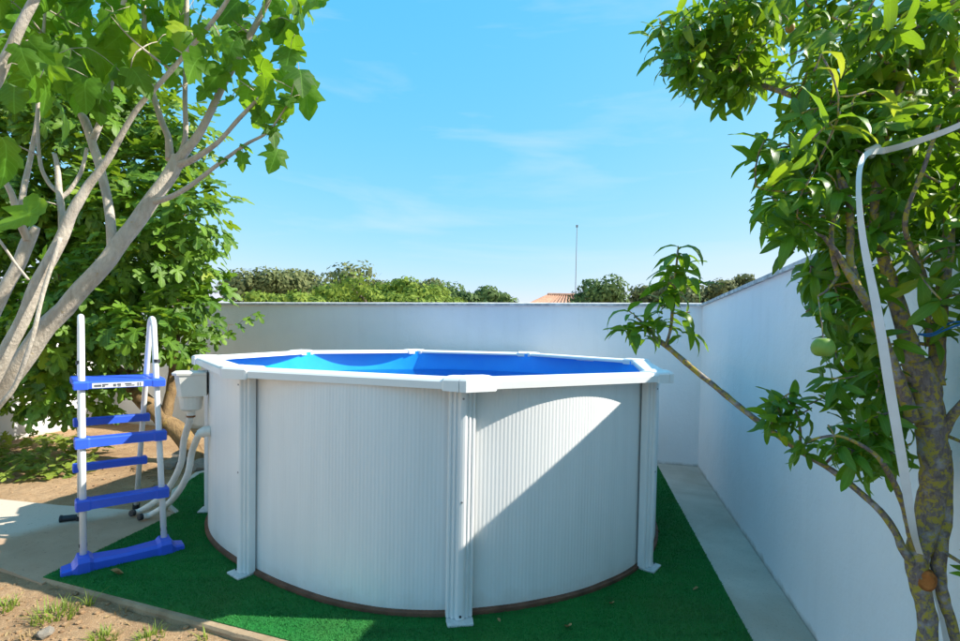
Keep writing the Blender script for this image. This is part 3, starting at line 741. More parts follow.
def poly_pts(poly, n, mind=0):
    xs_ = [p[0] for p in poly]; ys_ = [p[1] for p in poly]; out = []; tries = 0
    while len(out) < n and tries < n*400:
        tries += 1
        p = (random.uniform(min(xs_), max(xs_)), random.uniform(min(ys_), max(ys_)))
        if inside(p, poly) and all((p[0]-q[0])**2 + (p[1]-q[1])**2 > mind*mind for q in out): out.append(p)
    return out
class Tree:
    def __init__(s, name, loc, label, cat, bark, jit=0.10, jf=14.0):
        s.root = empty(name, loc, label, cat); s.bark = bark; s.nodes = []; s.twigs = MB(); s.jit = jit; s.jf = jf; s.wk = 1.0
    def limb(s, pts, name='branch', n=12, seg=7, taper_tip=False):
        """pts: (px, py, depth, width in px)"""
        P = [at(x, y, Y) for x, y, Y, w in pts]; rad = [max(0.002, 0.5*s.wk*w*px_m(Y)/math.sqrt(1 + 0.8*((x-480)/F_PX)**2)) for x, y, Y, w in pts]
        P2, R2 = smooth_path(P, rad, seg)
        wob = [p + rad[0]*0.25*Vector((mnoise.noise(p*6), mnoise.noise(p*6+Vector((9,0,0))), mnoise.noise(p*6+Vector((0,9,0))))) for p in P2]
        wob[0] = P2[0]
        v, f = tube_vf(wob, R2, n, s.jit, True, s.jf)
        link(name, mesh(name, v, f, smooth=True), s.bark, s.root)
        s.nodes += [(p, r) for p, r in zip(wob, R2)]
        return wob
    def grow(s, p, r0=0.004, r1=0.0025, sag=0.0, maxd=9.0):
        """thin twig from the nearest wood to p"""
        A = np.array([q[0] for q in s.nodes]); d2 = ((A-np.array(p))**2).sum(1); i = int(d2.argmin()); q, rq = s.nodes[i]
        d = math.sqrt(d2[i])
        if d < 0.01: return q
        k = max(3, int(d/0.05)); off_ = rnd_dir()*d*0.10 + Vector((0,0,sag*d))
        P = [Vector(q).lerp(p, t/k) + off_*math.sin(math.pi*t/k) for t in range(k+1)]
        ra = min(rq*0.8, r0 + 0.012*d); R2 = [ra*(1-t/k) + r1*t/k for t in range(k+1)]
        s.twigs.tube(P, R2, 6, 0.0)
        s.nodes += [(a, b) for a, b in zip(P[1:], R2[1:])]
        return P[-2]
    def finish(s):
        if s.twigs.v:
            me = mesh('twig', s.twigs.v, s.twigs.f, smooth=True); link('twig', me, s.bark, s.root, kind='stuff')

# ------------------------------------------------------------------ left foreground tree (pale bark, broad lobed leaves)
tb = at(-135, 640, 2.32); tb.z = GZ
mul = Tree('broad_leaved_tree', tb, 'pale smooth barked tree with pruned limbs and broad lobed leaves, left foreground', 'tree', 'bark_pale', 0.09, 11.0); mul.wk = 0.60
mul.limb([(-135,662,2.32,74),(-132,625,2.32,62),(-112,560,2.33,56),(-84,505,2.34,54)], 'trunk', 16)
mul.limb([(-86,508,2.34,52),(-40,443,2.34,44),(0,392,2.34,40),(40,338,2.36,37),(100,268,2.42,31),(150,203,2.50,27),(174,166,2.54,25),(178,156,2.55,22)], 'limb', 16)
mul.limb([(172,168,2.54,20),(186,150,2.54,17),(202,128,2.54,13),(235,62,2.50,11),(268,2,2.45,9),(292,-45,2.40,6)], 'branch')
mul.limb([(170,160,2.55,16),(168,138,2.56,12),(160,118,2.58,11),(148,70,2.6,10),(143,0,2.62,9),(141,-60,2.62,7)], 'branch')
mul.limb([(180,158,2.55,13),(186,132,2.56,9),(185,70,2.56,8.5),(187,0,2.57,8),(190,-60,2.57,6)], 'branch')
mul.limb([(176,166,2.54,15),(196,158,2.52,11),(218,142,2.48,8),(240,117,2.44,7),(260,97,2.42,6)], 'branch')
mul.limb([(152,203,2.50,14),(168,198,2.47,10),(186,188,2.46,9),(216,166,2.44,7),(246,144,2.42,5.5),(270,130,2.40,4),(290,102,2.38,3)], 'branch')
mul.limb([(112,256,2.43,18),(111,222,2.46,17),(103,180,2.50,16),(92,142,2.53,16),(84,120,2.55,17),(80,114,2.55,12)], 'branch')
mul.limb([(92,140,2.53,14),(100,122,2.54,11),(110,84,2.54,11),(120,28,2.52,10),(126,-10,2.5,9),(130,-60,2.5,7)], 'branch')
mul.limb([(-84,506,2.34,40),(-36,432,2.26,32),(0,366,2.24,28),(38,285,2.26,25),(62,235,2.28,22),(84,192,2.30,17),(104,164,2.31,13),(140,106,2.30,9),(186,55,2.28,8),(226,0,2.25,7),(250,-40,2.22,5)], 'limb', 14)
mul.limb([(62,236,2.28,15),(62,212,2.32,13),(59,190,2.34,12),(57,166,2.35,9),(54,154,2.36,8)], 'branch')
mul.limb([(60,194,2.34,9),(48,182,2.35,8),(40,160,2.36,7),(38,120,2.37,6),(41,60,2.38,6),(46,0,2.38,5),(48,-50,2.38,4)], 'branch')
mul.limb([(61,198,2.34,9),(70,190,2.36,8),(81,172,2.38,7),(87,148,2.39,6)], 'branch')
mul.limb([(-86,508,2.34,36),(-50,420,2.44,28),(-18,340,2.46,25),(10,280,2.47,24),(30,238,2.48,23),(36,226,2.48,16)], 'limb', 14)
mul.limb([(28,240,2.47,17),(20,222,2.42,14),(12,195,2.38,12),(2,178,2.36,11),(-14,160,2.34,10)], 'branch')
mul.limb([(20,220,2.42,12),(24,190,2.44,11),(32,150,2.46,9),(38,110,2.46,8),(40,40,2.46,7),(44,-40,2.46,6)], 'branch')
mul.limb([(-95,520,2.34,34),(-90,400,2.1,30),(-60,230,1.95,28),(-28,120,1.9,26),(-5,78,1.9,24),(12,48,1.9,19),(30,8,1.9,17),(48,-40,1.9,14)], 'limb', 14)
mul.limb([(-36,450,2.24,14),(0,406,2.20,10),(16,384,2.20,9),(31,342,2.20,8.5),(43,296,2.22,8),(60,238,2.25,8)], 'branch')
mul.limb([(-12,225,2.15,6),(5,248,2.17,5.5),(16,264,2.19,5.5),(29,280,2.2,5)], 'branch')
fo = Foliage('mul', 'leaf_mul')
def mul_leaf(px, py, Y, size):
    p = at(px, py, Y); j = mul.grow(p, 0.003, 0.0016, 0.05)
    d = Vector((random.gauss(0,.55), random.gauss(0,.55), -0.75 + random.gauss(0,.35)))
    up = Vector((random.gauss(0,.6)+0.3, -0.55+random.gauss(0,.6), 0.6))
    fo.add(p, d, up, size, random.gauss(0,.35))
sets = [([(-10,-5),(130,-5),(130,80),(100,100),(50,95),(0,80)], 112, (2.1,3.1), 7), ([(-40,-150),(170,-150),(150,-5),(-40,-5)], 60, (1.9,3.0), 8), ([(130,-5),(335,-5),(300,30),(250,45),(200,70),(150,90),(130,85)], 58, (2.2,2.8), 10),  # second set: leaf cover added out of view above, to shade the crown
        ([(232,25),(290,20),(305,70),(295,100),(262,125),(235,95),(205,45)], 24, (2.3,2.6), 12), ([(-20,-120),(260,-120),(300,-5),(-20,-5)], 44, (2.2,3.0), 12), ([(0,80),(50,95),(60,115),(20,112),(0,100)], 6, (2.5,2.8), 10)]
for poly, n, (y0, y1), md in sets:
    for px, py in poly_pts(poly, n, md): mul_leaf(px, py - 10, random.uniform(y0, y1), random.uniform(0.10, 0.185) if px < 150 else random.uniform(0.08, 0.155))
for px, py, Y, sz in ((243,152,2.41,.085),(278,148,2.40,.12),(290,100,2.38,.15),(302,78,2.4,.17),(265,112,2.41,.11),(232,96,2.44,.10),(240,145,2.4,.06),(224,158,2.42,.05),(270,125,2.39,.10),(286,122,2.38,.11),(2,138,2.2,.18),(40,200,2.26,.19),(150,50,2.4,.13),(176,75,2.45,.08),(20,45,1.88,.10),(28,40,1.88,.09),(212,84,2.45,.11),(222,68,2.44,.13),(300,95,2.4,.16),(256,100,2.4,.10)):
    mul_leaf(px, py, Y, sz)
fo.build(mul.root); mul.finish()

# ------------------------------------------------------------------ right foreground fruit tree (lichen bark)
pb = at(915, 760, 1.25); pb.z = GZ
pear = Tree('fruit_tree', pb, 'fruit tree with yellow lichen on its bark, right foreground before the wall', 'tree', 'bark_pear', 0.20, 34.0); pear.wk = 0.74
b_px = 930
pear.limb([(916,812,1.25,46),(916,760,1.25,36),(921,690,1.25,30),(925,630,1.25,28),(923,595,1.25,28),(919,565,1.25,33),(925,535,1.25,37),(934,490,1.25,42),(932,440,1.25,43),(926,395,1.25,45),(918,360,1.25,40)], 'trunk', 18)
pear.limb([(990,800,1.24,22),(968,690,1.24,18),(951,625,1.24,17),(942,590,1.24,19),(940,555,1.24,24),(944,510,1.245,24),(944,450,1.25,22)], 'trunk', 14)
pear.limb([(922,375,1.25,30),(908,335,1.25,26),(894,292,1.24,22),(880,250,1.24,17),(874,222,1.24,14),(876,190,1.24,13),(882,150,1.25,12),(893,105,1.26,10),(908,60,1.27,9),(916,20,1.28,8),(920,-40,1.3,6)], 'limb', 14)
pear.limb([(934,385,1.25,30),(938,345,1.26,23),(942,300,1.27,20),(946,250,1.28,18),(951,190,1.29,16),(955,120,1.3,15),(953,40,1.3,15),(952,-30,1.3,12)], 'limb', 14)
pear.limb([(912,420,1.25,24),(896,370,1.22,18),(880,328,1.20,15),(862,296,1.19,13),(846,270,1.18,11),(836,252,1.18,8),(824,236,1.17,6)], 'branch')
pear.limb([(858,290,1.19,12),(850,262,1.20,12),(850,232,1.21,11),(848,200,1.22,11),(840,178,1.22,8)], 'branch')
pear.limb([(838,276,1.19,8),(832,250,1.2,8),(832,225,1.21,7),(840,195,1.22,6),(838,170,1.23,5)], 'branch')
B1 = pear.limb([(918,566,1.25,20),(905,552,1.25,14),(896,532,1.27,12),(876,506,1.31,10.5),(836,474,1.40,9.5),(792,446,1.48,9),(746,411,1.57,8.5),(702,376,1.65,8),(668,348,1.71,7.5),(652,336,1.73,6)], 'branch', 10)
pear.limb([(666,346,1.71,5),(671,326,1.71,4.5),(673,300,1.71,4),(678,250,1.71,3)], 'branch', 8)
pear.limb([(656,339,1.73,4.5),(648,328,1.73,4),(637,318,1.72,3)], 'branch', 8)
pear.limb([(916,548,1.25,18),(908,520,1.22,11),(900,498,1.20,10),(888,472,1.18,9),(872,452,1.17,7),(840,436,1.18,5),(812,440,1.2,3)], 'branch', 10)
pear.limb([(800,452,1.465,4),(800,430,1.46,4),(796,410,1.46,3)], 'branch', 8)
pear.limb([(938,440,1.25,22),(958,410,1.22,14),(985,380,1.18,12),(1010,330,1.1,9)], 'branch', 10)
pear.limb([(886,140,1.25,10),(860,128,1.35,9),(828,112,1.5,9),(790,95,1.65,8),(750,82,1.78,7),(712,70,1.86,5),(680,50,1.92,4)], 'branch', 10)
pear.limb([(930,345,1.26,10),(925,280,1.2,8),(905,225,1.15,8),(925,165,1.13,7),(940,120,1.12,6)], 'branch', 10)
pear.limb([(880,240,1.24,8),(905,180,1.35,7),(900,140,1.45,6)], 'branch', 8)
fp = Foliage('lance', 'leaf_pear')
STRAP = [(1000,100),(962,124),(880,150),(860,168),(859,200),(877,310),(902,460),(926,572)]
def wall_y(px):
    k = (px-480)/F_PX; a = QX - 0.2528*QY
    return a/(k-0.2528) if k > 0.27 else 99
def rosette(px, py, Y, n=7, ln=0.085, m=None, axis=None, spread=1.0):
    for i in range(len(STRAP)-1):
        (ax_, ay_), (bx_, by_) = STRAP[i], STRAP[i+1]; L2 = (bx_-ax_)**2+(by_-ay_)**2; t = max(0, min(1, ((px-ax_)*(bx_-ax_)+(py-ay_)*(by_-ay_))/L2))
        if (ax_+(bx_-ax_)*t-px)**2 + (ay_+(by_-ay_)*t-py)**2 < 34**2: Y = max(Y, 1.20)
    if (px-823)**2 + (py-347)**2 < 40**2: Y = max(Y, 1.30)
    Y = min(Y, wall_y(px) - 0.16)
    p = at(px, py, Y)
    q = pear.grow(p, 0.003, 0.0022, 0.0)
    ax = axis or ((p - Vector(q)).normalized()*0.7 + Vector((random.gauss(0,.3), random.gauss(0,.3), 0.6)))
    ax = ax.normalized(); a = ax.orthogonal().normalized(); b = ax.cross(a)
    ph0 = random.uniform(0, 6.28)
    for i in range(n):
        an = ph0 + i*2.4; el = random.uniform(0.05, 0.9)*(1 if i < n-2 else 1.6)
        d = (a*math.cos(an) + b*math.sin(an))*spread + ax*el*0.8 + Vector((0,0,-0.12))
        base = p - ax*random.uniform(0, ln*0.8)
        fp.add(base, d, ax + Vector((0,0,0.4)), ln*random.uniform(.7,1.2), random.gauss(0,.3), m=m)
crownA = [(652,14),(680,-6),(700,-8),(795,-4),(800,30),(776,46),(782,78),(758,92),(735,85),(726,112),(692,92),(664,66)]
for px, py in poly_pts(crownA, 84, 6): rosette(px, py, random.uniform(1.66, 2.02), 9, 0.094)
crownB = [(800,-4),(965,-4),(965,240),(905,235),(868,238),(812,225),(776,226),(752,196),(746,160),(766,128),(800,110),(806,60)]
for px, py in poly_pts(crownB, 205, 5): rosette(px, py, random.uniform(1.12, 1.70), 9, 0.086)
crownC = [(796,238),(866,245),(884,330),(904,420),(905,462),(860,462),(842,430),(830,400),(824,376),(838,330),(808,300)]
for px, py in poly_pts(crownC, 72, 6): rosette(px, py, random.uniform(1.2, 1.55), 8, 0.084)
for px, py in poly_pts([(905,240),(968,240),(968,330),(950,340),(920,300)], 12, 9): rosette(px, py, random.uniform(1.1, 1.3), 6, 0.078)
for px, py in poly_pts([(885,340),(925,380),(930,440),(900,470),(880,420)], 8, 9): rosette(px, py, random.uniform(1.3, 1.5), 6, 0.08)
for px, py in ((772,402),(782,416),(770,424),(790,393),(804,446),(792,405),(800,420),(812,408),(785,425),(815,440),(836,446),(850,455),(828,425),(862,462)): rosette(px, py, 1.40 if px < 820 else 1.25, 7, 0.078)
for px, py, Y in ((678,246,1.71),(672,266,1.70),(684,272,1.71),(675,292,1.71),(690,312,1.70),(662,306,1.72),(634,314,1.72),(645,318,1.73),(628,310,1.72),(668,282,1.71),(682,258,1.71)): rosette(px, py, Y, 8, 0.108, axis=Vector((random.gauss(0,.25), random.gauss(0,.2), 1)), spread=1.1)
for px, py in ((818,296),(806,312),(834,322)): rosette(px, py, 1.18, 6, 0.075)
for px, py in poly_pts([(972,430),(1010,420),(1020,620),(985,600)], 6, 12): rosette(px, py, random.uniform(1.0, 1.15), 6, 0.08)
for px, py in poly_pts([(720,-110),(980,-110),(980,-5),(700,-5)], 52, 9): rosette(px, py, random.uniform(1.1, 1.8), 7, 0.088)
for px, py in poly_pts([(965,-60),(1060,-60),(1060,330),(965,330)], 26, 14): rosette(px, py, random.uniform(0.95, 1.2), 6, 0.085)
for px, py, Y in ((838,118,0.98),(856,150,0.97),(812,140,1.0)): rosette(px, py, Y, 5, 0.088, axis=Vector((0.5,-0.3,0.6)))
for px, py, dx, dz, L_ in ((821,54,.9,.35,.085),(814,71,.9,.45,.09),(866,92,.9,.30,.108),(852,106,.9,.25,.112),(834,128,.9,.15,.10),(840,112,.7,.6,.07)):
    p = at(px, py, 0.98); pear.grow(p, 0.003, 0.002); fp.add(p, Vector((dx, random.uniform(-.15,.1), dz)), Vector((-.1,-.55,1)), L_, 0, m='leaf_yel')
fp.build(pear.root, 290)
pear.finish()
# fruits
def fruit(px, py, Y, r, m, squash=1.0, label=None):
    p = at(px, py, Y); bm = bmesh.new(); bmesh.ops.create_uvsphere(bm, u_segments=20, v_segments=14, radius=r)
    for v in bm.verts:
        z = v.co.z/r; v.co.x *= 1 - 0.10*z; v.co.y *= 1 - 0.10*z; v.co.z *= squash
        if z > 0.8: v.co.z -= (z-0.8)*r*0.9
        if z < -0.85: v.co.z += (-0.85-z)*r*0.7
        v.co += p
    me = bpy.data.meshes.new('fruit'); bm.to_mesh(me); bm.free(); me.polygons.foreach_set('use_smooth', [True]*len(me.polygons))
    q = pear.nodes[int(((np.array([a[0] for a in pear.nodes]) - np.array(p + Vector((0,0,r*2))))**2).sum(1).argmin())][0]
    o = link('fruit', me, m, pear.root, label=label)
    MB().tube([Vector(q), Vector(q).lerp(p + Vector((0,0,r*.8)), .6) + Vector((0,0,.004)), p + Vector((0,0,r*.75))], 0.0015, 6).build('stalk', 'bark_pear', pear.root)
fruit(823, 347, 1.12, 0.0235, 'pear', 1.0, 'round green unripe fruit')
fruit(790, 27, 1.62, 0.014, 'plum', 1.3, 'small orange brown fruit')
# pruning cut on the trunk
pc = at(927, 577, 1.25); dcam = (O - pc); dcam.z = 0; dcam.normalize(); pc = pc + dcam*0.027
v = []; f = []
a_ = Vector((-dcam.y, dcam.x, 0)); u_ = Vector((0,0,1))
for j, (r, dd) in enumerate(((0.024,-0.016),(0.023,0.004),(0.017,0.008),(0.008,0.006))):
    for i in range(18):
        an = 2*math.pi*i/18; rr = r*(1+0.12*mnoise.noise(Vector((math.cos(an)*2, math.sin(an)*2, j)))); v.append(pc + a_*rr*0.82*math.cos(an) + u_*rr*1.1*math.sin(an) + dcam*dd)
for j in range(3):
    for i in range(18): f.append((j*18+i, j*18+(i+1)%18, (j+1)*18+(i+1)%18, (j+1)*18+i))
f.append(tuple(3*18+i for i in range(18)))
o = link('pruning_cut', mesh('pruning_cut', v, f), 'cut', pear.root, label='round orange brown pruning cut on the trunk'); fix(o)

# white strap tied to the fruit tree, and the blue string
def ribbon(pts, wid, thick, name, m, parent=None, **props):
    P = smooth_path([p[0] for p in pts], None, 8); W = []
    for i in range(len(pts)-1):
        for k in range(8): W.append(pts[i][1]*(1-k/8) + pts[i+1][1]*k/8)
    W.append(pts[-1][1])
    mb = MB(); secs = []
    for i, p in enumerate(P):
        t = (P[min(i+1,len(P)-1)] - P[max(i-1,0)]).normalized(); vw = (O - p).normalized()
        vw = (vw + Vector((0.25*math.sin(i*0.23), 0, 0.2*math.cos(i*0.17)))).normalized()
        s_ = t.cross(vw).normalized(); n_ = s_.cross(t)
        w = W[i]*0.5
        secs.append([p - s_*w - n_*thick, p + s_*w - n_*thick, p + s_*w + n_*thick, p - s_*w + n_*thick])
    rings(mb, secs); o = mb.build(name, m, parent, **props); fix(o); return o
k_ = px_m(1.1)*0.64
strap = empty('tie_strap', at(940, 660, 1.14), 'white plastic strap tied round the lichen covered branch and hanging down the trunk', 'strap')
ribbon([(at(1010,96,.98),8*k_),(at(962,124,1.02),8*k_),(at(915,142,1.08),9*k_),(at(886,150,1.165),10*k_),(at(868,153,1.15),9*k_),(at(860,168,1.12),7*k_),(at(859,200,1.09),7*k_),(at(864,245,1.08),9*k_),(at(877,310,1.08),12*k_),(at(890,390,1.09),13*k_),(at(902,460,1.11),13*k_),(at(911,518,1.15),11*k_),(at(917,545,1.21),9*k_),(at(928,575,1.285),8*k_),(at(941,612,1.29),9*k_),(at(952,680,1.29),9*k_)], 0, 0.0007, 'strap_band', 'strap', strap)
kn = MB(); kc = at(880, 151, 1.245)
lp = [kc + Vector((math.cos(t)*0.021, math.sin(t)*0.026, 0.006*math.sin(2*t))) for t in np.linspace(0, 2*math.pi, 22)]
kn.tube(lp, 0.0065, 8); lp2 = [kc + Vector((math.cos(t)*0.020, math.sin(t)*0.025, 0.012+0.006*math.cos(2*t))) for t in np.linspace(0, 2*math.pi, 22)]
kn.tube(lp2, 0.006, 8); kn.tube([at(872,156,1.19), at(868,150,1.18), at(876,147,1.185), at(884,152,1.19)], 0.008, 8)
kn.build('knot', 'strap', strap, smooth=True)
sp_ = smooth_path([at(918,334,1.22), at(930,336,1.20), at(945,330,1.16), at(962,324,1.12), at(990,318,1.05)], None, 6)
st_ = MB().tube(sp_, 0.0022, 6).tube(smooth_path([at(918,334,1.22), at(934,333,1.19), at(950,323,1.15), at(966,322,1.1)], None, 6), 0.0018, 6)
st_.build('blue_string', 'string', label='thin blue string tied to the right hand limb of the fruit tree', category='string')

# ------------------------------------------------------------------ fig tree behind the ladder
fb = gnd(196, 462, GZ)
fig = Tree('fig_tree', fb, 'dense green fig tree with leaning trunk behind the ladder', 'tree', 'bark_fig', 0.12, 6.0)
FY = fb.y
fig.limb([(200,470,FY,26),(194,455,FY,22),(180,436,FY,20),(160,415,FY+.03,19),(135,392,FY+.06,18),(110,365,FY+.1,16),(80,320,FY+.15,13),(60,270,FY+.2,10)], 'trunk', 14)
fig.limb([(165,420,FY+.02,13),(172,385,FY+.1,11),(176,330,FY+.15,9),(180,260,FY+.2,7),(175,200,FY+.2,5)], 'limb', 10)
fig.limb([(135,392,FY+.06,12),(128,340,FY+.3,10),(120,270,FY+.45,8),(115,190,FY+.5,6),(110,120,FY+.5,4)], 'limb', 10)
fig.limb([(110,365,FY+.1,10),(60,340,FY-.1,8),(20,320,FY-.2,7),(-30,290,FY-.2,5)], 'limb', 10)
fig.limb([(80,320,FY+.15,9),(40,240,FY+.4,7),(20,170,FY+.5,5),(0,120,FY+.5,4)], 'limb', 10)
ff = Foliage('fig', 'leaf_fig')
fig_poly = [(-40,60),(30,75),(120,70),(175,108),(198,140),(186,180),(196,235),(202,290),(198,322),(180,350),(150,368),(110,382),(60,392),(0,392),(-40,380)]
blobs = [(px, py, random.uniform(FY-0.55, FY+0.9), random.uniform(0.30, 0.50)) for px, py in poly_pts(fig_poly, 62, 20)]
blobs += [(150,330,FY-.6,.4),(180,300,FY-.3,.33),(150,250,FY-.6,.42),(185,225,FY-.3,.34),(100,320,FY-.5,.42),(60,330,FY-.6,.42),(30,350,FY-.5,.4),(175,170,FY-.1,.36),(120,200,FY-.5,.42),(182,345,FY-.2,.28),(194,270,FY,.28),(186,150,FY+.1,.30),(192,190,FY,.30),(198,235,FY+.1,.28),(203,285,FY+.1,.26),(200,322,FY+.1,.24),(165,125,FY+.3,.4),(120,110,FY+.4,.4),(95,392,FY,.3),(30,395,FY+.3,.3),(204,325,FY+.1,.18)]
for px, py, Y, r in blobs:
    c = at(px, py, Y); fig.grow(c, 0.006, 0.004, 0.05)
    nb = int(520*r*r)
    for i in range(nb):
        d = rnd_dir(); 
        if d.y > 0.5: d.y *= -0.6
        p = c + Vector((d.x, d.y, d.z*0.85))*r*random.uniform(0.55, 1.05)
        if p.z < 0.12: continue
        ldir = d*0.9 + Vector((random.gauss(0,.35), random.gauss(0,.35), -0.35 + random.gauss(0,.3)))
        ff.add(p, ldir, d*0.5 + Vector((0.25+random.gauss(0,.2), -0.2+random.gauss(0,.2), 0.9)), random.uniform(0.10, 0.20), random.gauss(0,.3))
for px, py, Y in ((238,324,FY+.25),(246,318,FY+.28),(256,313,FY+.3),(228,332,FY+.2),(222,245,FY+.2),(230,240,FY+.2)):
    p = at(px, py, Y); fig.grow(p, 0.003, 0.002, 0.05); ff.add(p, Vector((.6,-.2,-.5)), Vector((0.2,-.4,.8)), 0.13, random.gauss(0,.3))
ff.build(fig.root, 290); fig.finish()

# ------------------------------------------------------------------ trees beyond the wall
def far_tree(name, px, ytop, wpx, Y, m, label, flat=1.0, n=2600, seed=1, trunk=True):
    r = random.Random(seed); c = at(px, ytop, Y); topz = c.z; W = wpx*px_m(Y)*0.74
    H = max(W*1.1*flat, 1.2)
    root = empty(name, (c.x, Y, GZ), label, 'tree', 'trees beyond the back wall')
    cz = topz - H*0.85
    mb = MB(); base = Vector((c.x, Y, GZ-0.1))
    pts = [base, base + Vector((0.1*W, 0, cz*0.5)), Vector((c.x, Y, cz))]; P, Rr = smooth_path(pts, [0.10*W+.06, 0.075*W+.05, 0.05*W+.03], 4); mb.tube(P, Rr, 9, 0.1, True, 1.5)
    mb.build('trunk', 'bark_far', root, smooth=True)
    lobes = []
    for i in range(16):
        an = r.uniform(0, 6.28); e = r.uniform(-0.8, 1.0)
        q = Vector((c.x + math.cos(an)*W*0.68*math.sqrt(1-e*e*0.6)*r.uniform(.4,1), Y + math.sin(an)*W*0.6, cz + e*H*0.62)); lobes.append((q, W*r.uniform(.30,.46)))
        b = MB(); b.tube([Vector((c.x, Y, cz*0.85)), Vector((c.x, Y, cz)).lerp(q, .5) + Vector((0,0,.1*W)), q], [0.04*W+.02, .03*W+.015, .01*W+.01], 6)
        if i < 6: b.build('branch', 'bark_far', root, smooth=True)
    mxz = max(q.z + lr*0.8*flat for q, lr in lobes); lobes = [(q + Vector((0,0,topz-mxz)), lr) for q, lr in lobes]
    V = []; Fc = []; T = []
    for i in range(n):
        q, lr = lobes[r.randrange(16)]
        d = Vector((r.gauss(0,1), r.gauss(0,1), r.gauss(0,1))).normalized()
        p = q + Vector((d.x*lr, d.y*lr, d.z*lr*0.85*flat))*r.uniform(.55, 1.08)
        s_ = r.uniform(0.6, 1.3)*1.5*px_m(Y)
        a = Vector((r.gauss(0,1), r.gauss(0,1), r.gauss(0,1))).normalized(); a = (a - d*a.dot(d)*0.6).normalized(); b = a.cross(d).normalized()
        k = len(V); V += [p - a*s_*1.5, p + b*s_, p + a*s_*1.5, p - b*s_]; Fc.append((k, k+1, k+2, k+3)); t = r.random(); T += [t]*4
    me = mesh('crown', V, Fc, uv=[(0.2,0.2)]*len(V), tone=T); link('crown', me, m, root, kind='stuff')
FT = [(262,270,62,34,'far_olive','grey green rounded tree beyond the wall, leftmost beside the fig tree',1.0),
      (338,263,84,32,'far_olive','tallest olive green rounded tree beyond the back wall',1.0),
      (300,269,44,38,'far_olive','small grey green tree between the two rounded olive green crowns',1.0),
      (300,290,46,22,'far_bright','low yellow green bush just above the wall, before the olive green crowns',.8),
      (375,277,80,24,'far_bright','bright yellow green leafy tree right of the tallest crown',.8),
      (415,283,60,25,'far_bright','low bright green tree beside the dark green one',.7),
      (452,280,62,36,'far_deep','dark green rounded tree right of the bright green ones',.9),
      (420,279,50,40,'far_olive','dull green crown peeping behind the bright green trees',.8),
      (474,286,44,38,'far_deep','dark green tree, second smallest at the right end of the row',.8),
      (318,284,60,27,'far_bright','middle yellow green bush below the tallest olive crown',.7),
      (282,273,60,36,'far_olive','grey green crown second from the fig tree, behind its neighbours',.9),
      (368,274,60,30,'far_olive','dull olive crown just right of the tallest one',.8),
      (400,279,56,28,'far_bright','yellow green tree in the middle of the bright green group',.7),
      (434,283,54,27,'far_bright','bright green bush before the dark rounded tree',.7),
      (500,291,34,42,'far_deep','smallest dark green tree at the end of the row',.8),
      (270,292,40,24,'far_bright','low yellow green bush at the left end of the wall',.7),
      (603,278,56,20,'far_deep','leafy green tree beside the tiled roof and mast',.9),
      (695,272,60,34,'far_pine','dull green pine behind the fruit tree shoot, right of the roof',.7),
      (722,282,36,36,'far_pine','small olive green pine at the corner of the walls',.7),
      (748,275,30,33,'far_pine','pine crown just clearing the right hand wall',.7),
      (655,285,44,38,'far_pine','dull green pine half hidden by the fruit tree shoot',.7)]
for i, (px, yt, w, Y, m, lab, fl) in enumerate(FT): far_tree('far_tree', px, yt, w, Y, m, lab, fl, 5200 if w > 40 else 3000, i+3)

# ------------------------------------------------------------------ far house and mast
HY = 30.0; hl = at(528, 304, HY); hr = at(646, 304, HY); htop = at(556, 295.5, HY+2.5).z; ev = hl.z - 0.05
house = empty('far_house', ((hl.x+hr.x)/2, HY+2.6, GZ), 'low house with terracotta tiled roof beyond the back wall', 'house')
x0, x1, y0, y1 = hl.x+0.25, hr.x-0.25, HY+0.3, HY+5.0
MB().box((x0,y0,GZ-.1), (x1,y1,ev)).build('wall', 'house_wall', house)
rb = MB(); xm0, xm1, ym = hl.x+1.5, hr.x-1.5, (HY+HY+5.3)/2
RA = [Vector((hl.x,HY,ev+.01)), Vector((hr.x,HY,ev+.01)), Vector((hr.x,HY+5.3,ev+.01)), Vector((hl.x,HY+5.3,ev+.01))]; RG = [Vector((xm0,ym,htop)), Vector((xm1,ym,htop))]
def slope(a, b, c, d, n):
    """tile ridges running up a roof slope a-b (eave) to d-c (ridge)"""
    for i in range(n):
        t0, t1 = i/n, (i+0.62)/n; tm = (t0+t1)/2
        e0, e1 = a.lerp(b, t0), a.lerp(b, t1); r0, r1 = d.lerp(c, t0), d.lerp(c, t1)
        em, rm = a.lerp(b, tm) + Vector((0,0,.09)), d.lerp(c, tm) + Vector((0,0,.09))
        rb.add([e0, em, e1, r1, rm, r0], [(0,1,4,5),(1,2,3,4),(0,2,1)])
    rb.add([a, b, c, d], [(0,1,2,3)])
slope(RA[0], RA[1], RG[1], RG[0], 30); slope(RA[1], RA[2], RG[1]+Vector((0,.01,0)), RG[1], 18); slope(RA[2], RA[3], RG[0], RG[1], 30); slope(RA[3], RA[0], RG[0], RG[0]+Vector((0,.01,0)), 18)
roof = rb.build('roof', 'roof', house)
MB().tube([RG[0]+Vector((0,0,.06)), RG[1]+Vector((0,0,.06))], 0.11, 8).build('ridge_tiles', 'roof', roof)
for wx in (0.3, 0.7):
    xw = x0 + (x1-x0)*wx; w = MB().box((xw-.45, y0-.03, 0.9), (xw+.45, y0+.05, 2.0)).build('window', 'glass', house)
    MB().box((xw-.75, y0-.05, 0.85), (xw-.46, y0-.002, 2.05)).build('shutter', 'shutter', w)
mbp = at(576.5, 320, 27.0); mtp = at(577, 225, 27.0)
mast = empty('antenna_mast', (mtp.x, 27.0, GZ), 'thin tall antenna mast rising beside the tiled roof', 'mast')
